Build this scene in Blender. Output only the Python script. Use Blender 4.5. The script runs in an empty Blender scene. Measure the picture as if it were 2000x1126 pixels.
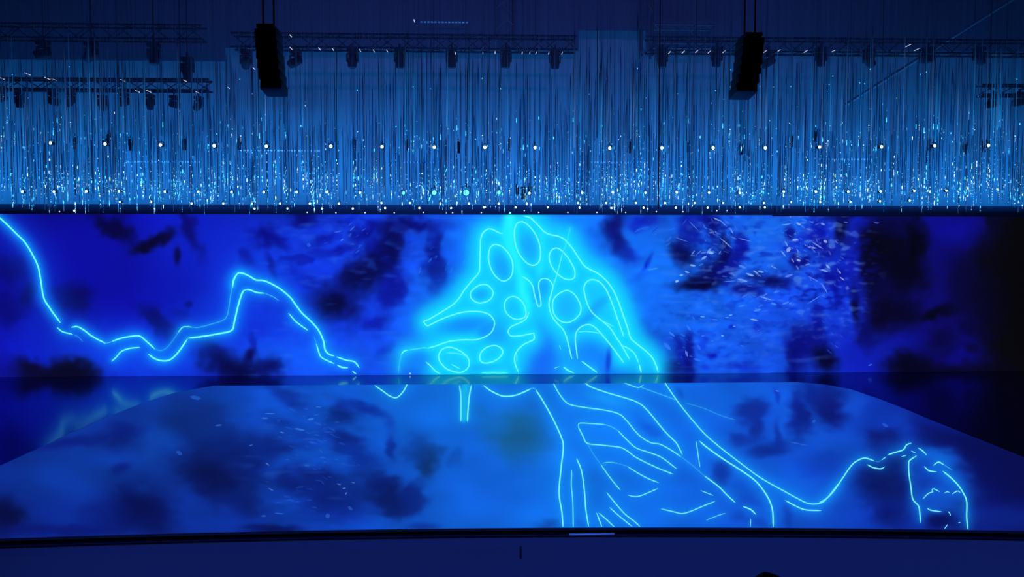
import bpy, bmesh, math, random
import numpy as np
from mathutils import Vector, Matrix

# ------------------------------------------------------------------ camera, world, lights, exposure
scene = bpy.context.scene
COL = scene.collection
HAZE = .012
EYE = 3.5                       # eye height above the stage floor (raked seats)
YAW, PITCH = math.radians(1.95), math.radians(2.79)
F = 1500.0                      # focal length in pixels of the 2000 x 1126 picture

cam_data = bpy.data.cameras.new('camera')
cam_data.sensor_fit = 'HORIZONTAL'; cam_data.sensor_width = 36.0; cam_data.lens = 36.0 * F / 2000.0
cam_data.clip_end = 200
cam = bpy.data.objects.new('camera', cam_data); COL.objects.link(cam)
cam.location = (0, 0, EYE)
cam.rotation_euler = (math.radians(90) - PITCH, 0, -YAW)
scene.camera = cam

scene.view_settings.view_transform = 'Standard'
scene.view_settings.look = 'None'
scene.view_settings.exposure = 0.0
scene.view_settings.gamma = 1.0
scene.view_settings.use_curve_mapping = False

world = bpy.data.worlds.new('world'); scene.world = world
world.use_nodes = True
world.node_tree.nodes['Background'].inputs['Color'].default_value = (.35, .2, 1.0, 1)
world.node_tree.nodes['Background'].inputs['Strength'].default_value = .016

def area_light(name, loc, target, sx, sy, power, color, spread=math.pi):
    d = bpy.data.lights.new(name, 'AREA'); d.shape = 'RECTANGLE'; d.size = sx; d.size_y = sy
    d.energy = power; d.color = color; d.spread = spread
    o = bpy.data.objects.new(name, d); COL.objects.link(o)
    o.location = loc
    o.rotation_euler = (Vector(target) - Vector(loc)).to_track_quat('-Z', 'Y').to_euler()
    return o

# blue wash battens on the screen header that light the drape above the screen
area_light('cyclorama_wash', (0.5, 20.85, 5.3), (0.5, 22.3, 6.6), 36, .25, 780, (.012, .25, .88))
# added dim blue fill with no fixture behind it, lights only the stage front
area_light('added_front_fill', (0.9, 5.5, -.45), (0.9, 9.6, -.55), 15, .2, 44, (.05, .13, 1.0), math.radians(70))

# added faint violet fill, no fixture shown, lifts the high teaser cloths
area_light('added_violet_fill', (0.5, 3.0, 11.6), (0.5, 21.9, 11.2), 16, .4, 90, (.22, .13, 1.0), math.radians(60))

CA, SA = math.cos(YAW), math.sin(YAW)
FWD = np.array([SA * math.cos(PITCH), CA * math.cos(PITCH), -math.sin(PITCH)])
RGT = np.array([CA, -SA, 0.0])
UPV = np.cross(RGT, FWD)
ORG = np.array([0, 0, EYE])
def ray(px, py): return FWD + RGT * (px - 1000) / F + UPV * (563 - py) / F
def on_z(px, py, z):
    d = ray(px, py); return ORG + d * ((z - EYE) / d[2])
def on_y(px, py, y):
    d = ray(px, py); return ORG + d * (y / d[1])
def to_px(P):
    D = np.asarray(P, float) - ORG
    c = D @ FWD
    return 1000 + F * (D @ RGT) / c, 563 - F * (D @ UPV) / c
# ------------------------------------------------------------------ the video picture shown by the LED screens
# The picture is drawn as artwork (soft clouds, glowing line drawing, leaf flecks) and shown by the
# screens' own emission.  CROPS only shortens the lists of drawing points.
CROPS = {'A': (780, 410, 7.036), 'B': (780, 570, 7.036), 'C': (1030, 410, 7.036), 'D': (1030, 570, 7.036),
         'E': (720, 720, 5.467), 'F': (1030, 730, 3.633), 'G': (1290, 730, 3.631), 'H': (1600, 830, 5.3625),
         'I': (0, 410, 3.518), 'J': (200, 510, 5.118), 'K': (440, 510, 4.693)}

def cp(tag, pts):
    ox, oy, s = CROPS[tag]
    return [(ox + x / s, oy + y / s) for x, y in pts]

def smooth(pts, closed=False, step=3.0):
    p = np.array(pts, float)
    n = len(p)
    if n < 3:
        d = np.hypot(*(p[-1] - p[0])); k = max(2, int(d / step) + 1)
        t = np.linspace(0, 1, k)[:, None]
        return p[0] * (1 - t) + p[-1] * t
    out = []
    rng = range(n) if closed else range(n - 1)
    for i in rng:
        if closed:
            a, b, c, d = p[(i - 1) % n], p[i], p[(i + 1) % n], p[(i + 2) % n]
        else:
            b, c = p[i], p[i + 1]
            a = p[i - 1] if i > 0 else 2 * b - c
            d = p[i + 2] if i + 2 < n else 2 * c - b
        k = max(2, int(np.hypot(*(c - b)) / step) + 1)
        t = np.linspace(0, 1, k, endpoint=False)[:, None]
        out.append(0.5 * ((2 * b) + (c - a) * t + (2 * a - 5 * b + 4 * c - d) * t ** 2 + (3 * b - a - 3 * c + d) * t ** 3))
    if not closed:
        out.append(p[-1:])
    return np.concatenate(out)

# (points, width, brightness, closed, glow)
WALL_LINES, FLOOR_LINES = [], []
def wl(tag, pts, w=2.6, b=1.0, closed=False, g=1.0): WALL_LINES.append((cp(tag, pts), w, b, closed, g))
def fl(tag, pts, w=2.4, b=1.0, closed=False, g=1.0): FLOOR_LINES.append((cp(tag, pts), w, b, closed, g))

# tree, left outline
WALL_LINES.append((cp('A', [(1420, 318), (1380, 315), (1300, 275), (1240, 258), (1190, 275), (1145, 320), (1118, 400), (1112, 550), (1105, 700), (1100, 830), (1070, 890), (980, 990), (880, 1115)])
    + cp('B', [(830, 70), (750, 160), (640, 235), (500, 320), (400, 378), (338, 402), (355, 440), (385, 463), (420, 450), (560, 380), (700, 325), (850, 280), (1000, 265), (1130, 272), (1230, 305), (1290, 370), (1308, 430), (1290, 510), (1240, 575), (1150, 625), (1030, 655), (900, 655), (760, 665), (640, 690), (500, 740), (390, 770)]), 2.6, .9, False, 1.0))
wl('B', [(390, 770), (330, 765), (200, 785), (110, 798)], 2.0, .5, g=.5)
wl('B', [(115, 797), (60, 815), (25, 860)], 2.6, .95, g=.6)
wl('B', [(25, 860), (5, 960), (-15, 1120)], 1.6, .3, g=.3)
wl('A', [(1225, 620), (1240, 540), (1270, 490), (1320, 472), (1390, 490), (1450, 535), (1510, 610), (1550, 700), (1560, 800), (1545, 890), (1505, 945), (1440, 975), (1370, 950), (1300, 880), (1250, 780), (1228, 690)], 2.6, .9, True)
wl('A', [(1580, 300), (1600, 210), (1640, 168), (1690, 160), (1750, 190), (1820, 260), (1880, 350), (1920, 450), (1940, 560), (1935, 660), (1910, 720), (1860, 755), (1800, 752), (1740, 715), (1680, 650), (1630, 570), (1590, 440)], 2.6, .9, True)
wl('B', [(985, -5), (1030, -50), (1090, -90), (1160, -105), (1220, -90), (1265, -45), (1290, 0), (1285, 30), (1265, 80), (1210, 125), (1110, 150), (1040, 130), (985, 80), (975, 35)], 2.6, .9, True)
wl('B', [(1445, 180), (1455, 130), (1495, 80), (1560, 60), (1620, 75), (1680, 125), (1720, 190), (1740, 270), (1730, 335), (1680, 365), (1610, 375), (1540, 350), (1480, 295), (1450, 240)], 2.6, .85, True)
wl('B', [(1780, 270), (1760, 330), (1735, 370), (1690, 405), (1600, 445), (1530, 480), (1497, 530), (1505, 575), (1545, 605), (1640, 603), (1740, 585), (1845, 565)], 2.6, .9)
wl('B', [(1845, 555), (1852, 640), (1800, 675), (1710, 720), (1640, 780), (1595, 850), (1582, 920), (1595, 1000), (1640, 1110)], 2.6, .95, g=.8)
wl('B', [(1612, 830), (1615, 930), (1605, 970)], 2, .5, g=.4)
wl('B', [(540, 900), (550, 840), (590, 785), (660, 758), (740, 765), (820, 800), (900, 855), (950, 920), (960, 980), (940, 1040), (890, 1085), (830, 1105), (740, 1090), (660, 1060), (600, 1010), (560, 960)], 2.6, .9, True)
wl('B', [(1105, 880), (1130, 820), (1190, 765), (1260, 738), (1330, 735), (1390, 765), (1420, 810), (1405, 865), (1350, 920), (1270, 960), (1180, 975), (1120, 950)], 2.6, .9, True)
wl('B', [(640, 835), (760, 838), (850, 855), (930, 885)], 2, .6, g=.4)
wl('B', [(710, 990), (770, 1020), (840, 1055)], 2, .8, g=.3)
wl('B', [(365, 960), (430, 1015), (490, 1080), (560, 1122)], 2.6, .9, g=.8)
wl('B', [(1130, 1108), (1300, 1104), (1490, 1108)], 3.2, .6, g=1.3)
# tree, right outline
WALL_LINES.append((cp('C', [(-40, 85), (40, 105), (90, 150), (150, 210), (210, 275), (260, 315), (330, 340), (420, 358), (500, 395), (570, 465), (640, 555), (720, 680), (790, 770), (880, 825), (960, 865), (1050, 935), (1120, 1010), (1190, 1120)])
    + cp('D', [(1250, 130), (1310, 300), (1370, 470), (1415, 620), (1450, 665), (1540, 740), (1640, 820), (1720, 905), (1770, 1010), (1800, 1105)]), 2.6, .95, False, 1.0))
wl('C', [(300, 640), (320, 570), (360, 530), (410, 522), (470, 555), (540, 630), (600, 720), (645, 810), (655, 880), (640, 930), (590, 955), (520, 945), (450, 905), (380, 840), (320, 740)], 2.6, .9, True)
WALL_LINES.append((cp('C', [(-70, 915), (-20, 938), (40, 990), (80, 1060)]) + cp('D', [(90, 0), (110, 80), (140, 180), (160, 198), (188, 178), (180, 90), (165, 0)])
    + cp('C', [(155, 1050), (160, 990), (190, 950), (240, 938), (300, 960), (345, 1020), (350, 1060)]) + cp('D', [(330, 20), (300, 130), (302, 220), (340, 330), (400, 420), (480, 500), (525, 580), (560, 700), (590, 830), (612, 920)]), 2.6, .9, False, .9))
wl('C', [(480, 600), (410, 870), (350, 1070)], 2.2, .7, g=.5)
wl('C', [(595, 230), (540, 440), (480, 600)], 2.2, .3, g=.4)
wl('D', [(345, 190), (360, 100), (420, 30), (490, -10), (560, -22), (640, 25), (700, 110), (735, 200), (725, 290), (670, 360), (600, 405), (540, 420), (460, 400), (390, 340), (355, 270)], 2.6, .9, True)
wl('D', [(1325, 610), (1240, 370), (1170, 170), (1100, 0), (1050, -80), (980, -148), (900, -170), (840, -158), (795, -110), (778, -40), (800, 80), (840, 200), (900, 290), (980, 360), (1080, 440), (1150, 510), (1220, 620), (1300, 740), (1405, 925)], 2.6, .9)
wl('D', [(1010, 385), (1100, 430), (1190, 475)], 2, .7, g=.4)
wl('D', [(690, 920), (675, 800), (660, 680), (665, 580), (700, 510), (760, 465), (840, 445), (910, 470), (990, 545), (1090, 660), (1200, 800), (1325, 970)], 2.6, .9)
wl('D', [(690, 550), (800, 540), (900, 550), (1000, 568)], 2, .7, g=.3)
wl('D', [(1310, 735), (1390, 775), (1460, 830), (1500, 900), (1530, 975)], 2.4, .85, g=.6)
wl('D', [(1538, 990), (1550, 1050), (1565, 1105)], 3.2, .95, g=.6)
wl('D', [(740, 945), (850, 1025), (960, 1105)], 2.6, .95, g=.5)
wl('D', [(495, 1025), (560, 1075), (640, 1110)], 2.8, .95, g=.5)
wl('D', [(365, 1048), (440, 1020)], 1.8, .8, g=.1)
wl('D', [(440, 730), (460, 790)], 1.8, .8, g=.1)
# river line on the left
wl('I', [(-40, 20), (0, 55), (60, 110), (120, 170), (170, 220), (220, 300), (260, 385), (280, 480), (300, 600), (340, 670), (415, 775)], 3.0, 1.0, g=1.1)
wl('I', [(392, 805), (430, 835), (500, 853)], 2.6, .95, g=.6)
wl('I', [(500, 853), (540, 872), (570, 905)], 1.6, .3, g=.2)
wl('I', [(490, 805), (530, 800), (570, 820), (640, 870), (725, 915)], 2.8, 1.0, g=.9)
wl('I', [(725, 915), (770, 903)], 2, .5, g=.5)
wl('J', [(95, 800), (180, 770), (300, 747), (375, 748), (430, 790), (525, 875)], 2.8, 1.0, g=1.0)
wl('J', [(525, 875), (580, 892), (640, 865), (700, 795), (760, 705)], 2, .25, g=.4)
wl('J', [(750, 720), (800, 660), (850, 653), (900, 658)], 2.4, .85, g=.6)
wl('J', [(900, 658), (960, 660), (1080, 630), (1200, 590), (1250, 530), (1280, 350), (1298, 250)], 2, .35, g=.4)
wl('J', [(1298, 260), (1310, 190), (1340, 135), (1370, 115), (1425, 130)], 2.8, 1.0, g=.8)
wl('J', [(90, 1000), (140, 955), (190, 900), (270, 870), (375, 858)], 2.6, .95, g=.8)
wl('J', [(458, 925), (520, 970), (600, 993), (680, 980), (760, 905), (850, 775)], 3.0, 1.0, g=1.0)
wl('J', [(855, 768), (1000, 750), (1150, 725), (1290, 690), (1320, 600), (1360, 430), (1400, 310), (1430, 285)], 3.2, 1.0, g=1.0)
wl('K', [(65, 240), (80, 170), (110, 115), (150, 107), (220, 135), (280, 170), (340, 175), (400, 195), (500, 250), (590, 325), (640, 390), (700, 470), (800, 565), (860, 640), (900, 730), (915, 810), (950, 850), (1000, 868)], 3.0, 1.0, g=1.0)
wl('K', [(1020, 875), (1110, 905), (1170, 915), (1200, 935), (1228, 975)], 2.8, 1.0, g=.7)
wl('K', [(180, 260), (220, 260), (290, 285), (360, 292)], 2.8, 1.0, g=.8)
wl('K', [(360, 292), (440, 325), (490, 360)], 1.8, .45, g=.3)
wl('K', [(580, 475), (640, 545), (690, 585), (760, 635)], 2.6, .95, g=.7)
wl('K', [(815, 690), (835, 755)], 1.6, .35, g=.2)
wl('K', [(835, 755), (860, 840), (890, 885), (1000, 938)], 2.6, .98, g=.8)
wl('K', [(1025, 950), (1070, 970), (1125, 975)], 3.2, 1.0, g=.6)
wl('K', [(1165, 1005), (1200, 1032)], 3.0, 1.0, g=.3)

# floor drawing
fl('E', [(65, 175), (150, 235), (220, 285), (285, 308), (330, 285), (380, 225), (420, 140)], 2.4, .95)
fl('E', [(970, 175), (985, 300), (985, 560)], 3.2, .75, g=1.2)
fl('E', [(1095, 175), (1070, 330), (1053, 560)], 2.8, .9, g=1.2)
fl('E', [(930, 143), (1060, 146), (1220, 140)], 3, .35, g=1.0)
fl('E', [(1225, 175), (1300, 230), (1400, 280), (1475, 292), (1570, 280), (1650, 250), (1735, 210)], 2.6, .95)
fl('E', [(1735, 210), (1760, 207), (1785, 220)], 1.8, .4, g=.3)
FLOOR_LINES.append((cp('F', [(60, 112), (110, 190), (180, 315), (240, 445), (255, 520), (240, 660), (225, 840), (245, 980), (253, 1088)]), 2.6, .97, False, .9))
FLOOR_LINES.append((cp('F', [(180, 55), (220, 130), (265, 190), (310, 218), (420, 238), (560, 258), (650, 283), (700, 325), (770, 410), (820, 455), (880, 487), (940, 497), (1010, 533)]) + cp('G', [(145, 585)]), 2.3, .85, False, .8))
FLOOR_LINES.append((cp('F', [(395, 52), (450, 90), (560, 130), (680, 165), (780, 200), (850, 255), (970, 400), (1050, 480)]) + cp('G', [(120, 500), (155, 570)]), 2.4, .9, False, .9))
fl('F', [(660, 52), (770, 92), (800, 92), (825, 75)], 2, .8, g=.5)
fl('F', [(800, 92), (950, 145), (1060, 185)], 1.8, .4, g=.4)
fl('F', [(360, 370), (365, 352), (390, 347), (470, 352), (550, 357)], 2.2, .8, g=.5)
fl('F', [(550, 357), (600, 375), (640, 398)], 1.8, .45, g=.4)
fl('F', [(640, 398), (700, 460), (770, 522), (860, 555), (950, 590), (1060, 672)], 2.3, .85, g=.6)
fl('F', [(360, 372), (395, 440), (425, 490), (520, 503), (650, 518), (710, 545), (770, 590), (900, 655), (1035, 710)], 2.3, .87, g=.6)
fl('F', [(425, 490), (470, 570), (520, 640)], 1.6, .25, g=.3)
fl('F', [(520, 640), (580, 725), (640, 800), (660, 822)], 2.2, .85, g=.6)
fl('F', [(530, 632), (580, 626), (640, 632)], 1.8, .7, g=.3)
fl('F', [(640, 632), (710, 655)], 1.6, .3, g=.2)
fl('F', [(710, 655), (790, 705), (860, 742), (932, 770)], 2.2, .85, g=.5)
fl('F', [(715, 858), (760, 868), (810, 860), (928, 810)], 2.2, .85, g=.4)
fl('F', [(350, 598), (385, 690), (405, 830), (415, 960), (435, 1082)], 2.4, .95, g=.7)
fl('F', [(315, 680), (312, 790), (322, 900), (326, 1088)], 2.2, .75, g=.7)
fl('F', [(563, 840), (620, 910), (690, 990), (760, 1045), (800, 1082)], 2.3, .9, g=.6)
fl('F', [(583, 945), (650, 1005), (745, 1082)], 2.2, .88, g=.5)
fl('F', [(492, 985), (530, 1085)], 2.2, .95, g=.5)
fl('F', [(508, 985), (560, 1030), (620, 1086)], 2.2, .93, g=.5)
fl('G', [(20, 45), (70, 120), (130, 205), (230, 330), (320, 430), (430, 525), (540, 610), (620, 670), (680, 715), (760, 765), (860, 820), (960, 875), (1050, 917), (1130, 915), (1180, 880), (1271, 765)], 2.3, .88, g=.9)
fl('G', [(278, 475), (330, 520), (450, 605), (560, 675), (660, 745), (720, 810), (770, 890), (795, 970), (800, 1084)], 2.7, .97, g=.9)
fl('G', [(252, 475), (265, 560), (280, 660)], 2, .8, g=.3)
fl('G', [(145, 585), (230, 650), (310, 720)], 1.8, .25, g=.4)
fl('G', [(310, 720), (410, 795), (470, 855), (530, 910)], 2.5, .93, g=.7)
fl('G', [(585, 938), (640, 960), (677, 995)], 2.6, 1.0, g=.5)
fl('G', [(640, 1025), (638, 1082)], 2, .8, g=.3)
fl('G', [(285, 825), (375, 860)], 1.9, .8, g=.2)
fl('G', [(5, 955), (90, 975), (155, 988), (220, 970), (290, 940), (385, 902)], 2.2, .85, g=.5)
fl('G', [(325, 1035), (400, 1005), (460, 985)], 1.8, .65, g=.3)
fl('G', [(885, 895), (960, 935), (1030, 962), (1140, 967)], 2.4, .95, g=.7)
fl('G', [(180, 205), (300, 240), (420, 290), (530, 325)], 1.6, .25, g=.2)
fl('H', [(0, 810), (70, 770), (150, 690), (250, 545), (330, 430), (390, 375), (470, 343), (530, 355), (575, 372)], 2.5, .95, g=.9)
fl('H', [(575, 372), (620, 380), (655, 362)], 1.6, .3, g=.3)
fl('H', [(655, 362), (700, 330)], 2.3, .9, g=.4)
fl('H', [(720, 308), (790, 285), (880, 255), (915, 205), (965, 185)], 2.4, 1.0, g=.7)
fl('H', [(500, 410), (560, 440), (640, 455), (685, 435)], 2.4, .95, g=.5)
fl('H', [(860, 328), (915, 313)], 2.0, .95, g=.3)
fl('H', [(965, 268), (1010, 290)], 2.2, 1.0, g=.3)
fl('H', [(1020, 318), (950, 365), (937, 400), (940, 500), (960, 640), (980, 770), (1040, 845), (1055, 930), (1060, 1020)], 2.5, .95, g=.8)
fl('H', [(1035, 235), (1080, 265), (1125, 310)], 2.3, 1.0, g=.4)
fl('H', [(1100, 430), (1150, 475), (1230, 487)], 2.4, 1.0, g=.4)
fl('H', [(1195, 420), (1250, 385), (1310, 415)], 2.4, 1.0, g=.5)
fl('H', [(1310, 415), (1395, 470)], 1.7, .45, g=.2)
fl('H', [(1295, 480), (1370, 540), (1450, 620), (1510, 710), (1545, 800), (1545, 960), (1558, 1088)], 2.6, 1.0, g=.8)
fl('H', [(1085, 770), (1140, 715), (1190, 695), (1182, 675), (1200, 665), (1265, 695)], 2.1, .9, g=.4)
fl('H', [(1310, 710), (1340, 695), (1367, 705)], 2.0, .95, g=.2)
fl('H', [(1390, 720), (1450, 688), (1480, 708)], 2.0, .95, g=.2)
fl('H', [(1130, 865), (1160, 885), (1220, 898), (1280, 903)], 2.2, .95, g=.4)
fl('H', [(1350, 903), (1370, 925), (1375, 945)], 2.0, 1.0, g=.2)
fl('H', [(1312, 1083), (1345, 1038)], 2.2, 1.0, g=.2)
fl('H', [(1455, 1022), (1478, 1015)], 2.0, 1.0, g=.2)

class Canvas:
    def __init__(self, x0, x1, y0, y1):
        self.x0, self.y0 = x0, y0
        self.W, self.H = x1 - x0, y1 - y0
        self.X, self.Y = np.meshgrid(np.arange(x0, x1) + .5, np.arange(y0, y1) + .5)
        self.img = np.zeros((self.H, self.W, 3))
    def gradient(self, stops):
        xs = [s[0] for s in stops]
        for k in range(3):
            self.img[..., k] = np.interp(self.X, xs, [s[1][k] for s in stops])
    def blob(self, x, y, rx, ry, ang, col, a=.9, p=1.25, warp=None):
        r = max(rx, ry) * 2.6
        i0, i1 = max(0, int(y - r - self.y0)), min(self.H, int(y + r - self.y0))
        j0, j1 = max(0, int(x - r - self.x0)), min(self.W, int(x + r - self.x0))
        if i1 <= i0 or j1 <= j0: return
        X, Y = self.X[i0:i1, j0:j1] - x, self.Y[i0:i1, j0:j1] - y
        if warp is not None:
            k = min(1.0, min(rx, ry) / 14.0)
            X = X + warp[0][i0:i1, j0:j1] * k
            Y = Y + warp[1][i0:i1, j0:j1] * k
            rx, ry = rx * 1.1, ry * 1.1
        c, s = math.cos(math.radians(ang)), math.sin(math.radians(ang))
        u, v = (X * c + Y * s) / rx, (-X * s + Y * c) / ry
        m = (a * np.exp(-(u * u + v * v) ** p * .75))[..., None]
        self.img[i0:i1, j0:j1] = self.img[i0:i1, j0:j1] * (1 - m) + np.array(col, float) * m
    def over(self, mask, col):
        m = np.clip(mask, 0, 1)[..., None]
        self.img[:] = self.img * (1 - m) + np.array(col, float) * m
    def splat(self, lines, extra=0.0):
        d = np.zeros((self.H, self.W))
        for pts, w, b, closed, g in lines:
            q = smooth(pts, closed, .8)
            if closed: q = np.concatenate([q, q[:1]])
            seg = np.hypot(*np.diff(q, axis=0).T)
            ix = np.round(q[:-1, 0] - self.x0 - .5).astype(int); iy = np.round(q[:-1, 1] - self.y0 - .5).astype(int)
            ok = (ix >= 0) & (ix < self.W) & (iy >= 0) & (iy < self.H)
            np.add.at(d, (iy[ok], ix[ok]), (seg * g)[ok])
        return d
    def blur(self, d, s, sy=None):
        def one(a, s):
            k = int(s * 3) + 1
            w = np.exp(-.5 * (np.arange(-k, k + 1) / s) ** 2); w /= w.sum()
            p = np.pad(a, ((0, 0), (k, k)), mode='edge')
            n = p.shape[1] + len(w)
            f = np.fft.irfft(np.fft.rfft(p, n, axis=1) * np.fft.rfft(w, n)[None], n, axis=1)
            return f[:, 2 * k:2 * k + a.shape[1]]
        d = one(d, s)
        return one(d.T, sy or s).T
    def noise(self, s, seed, sy=None):
        r = np.random.default_rng(seed).standard_normal((self.H, self.W))
        n = self.blur(r, s, sy)
        return n / n.std()
    def lookup(self, px, py):
        u = np.clip(px - self.x0 - .5, 0, self.W - 1.001); v = np.clip(py - self.y0 - .5, 0, self.H - 1.001)
        i, j = v.astype(int), u.astype(int)
        fu, fv = (u - j)[:, None], (v - i)[:, None]
        g = self.img
        return (g[i, j] * (1 - fu) + g[i, j + 1] * fu) * (1 - fv) + (g[i + 1, j] * (1 - fu) + g[i + 1, j + 1] * fu) * fv

def flecks(seed, n, cx, cy, rx, ry, ang, spread, lmin, lmax, cols):
    """leaf-like flecks of the video picture: (x, y, length, width, angle, colour)"""
    r = random.Random(seed); out = []
    for _ in range(n):
        a = r.uniform(0, 6.283); q = math.sqrt(r.random())
        L = r.uniform(lmin, lmax)
        out.append((cx + q * rx * math.cos(a), cy + q * ry * math.sin(a), L, max(1.2, L * r.uniform(.16, .34)),
                    ang + r.uniform(-spread, spread), r.choice(cols)))
    return out

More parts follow.
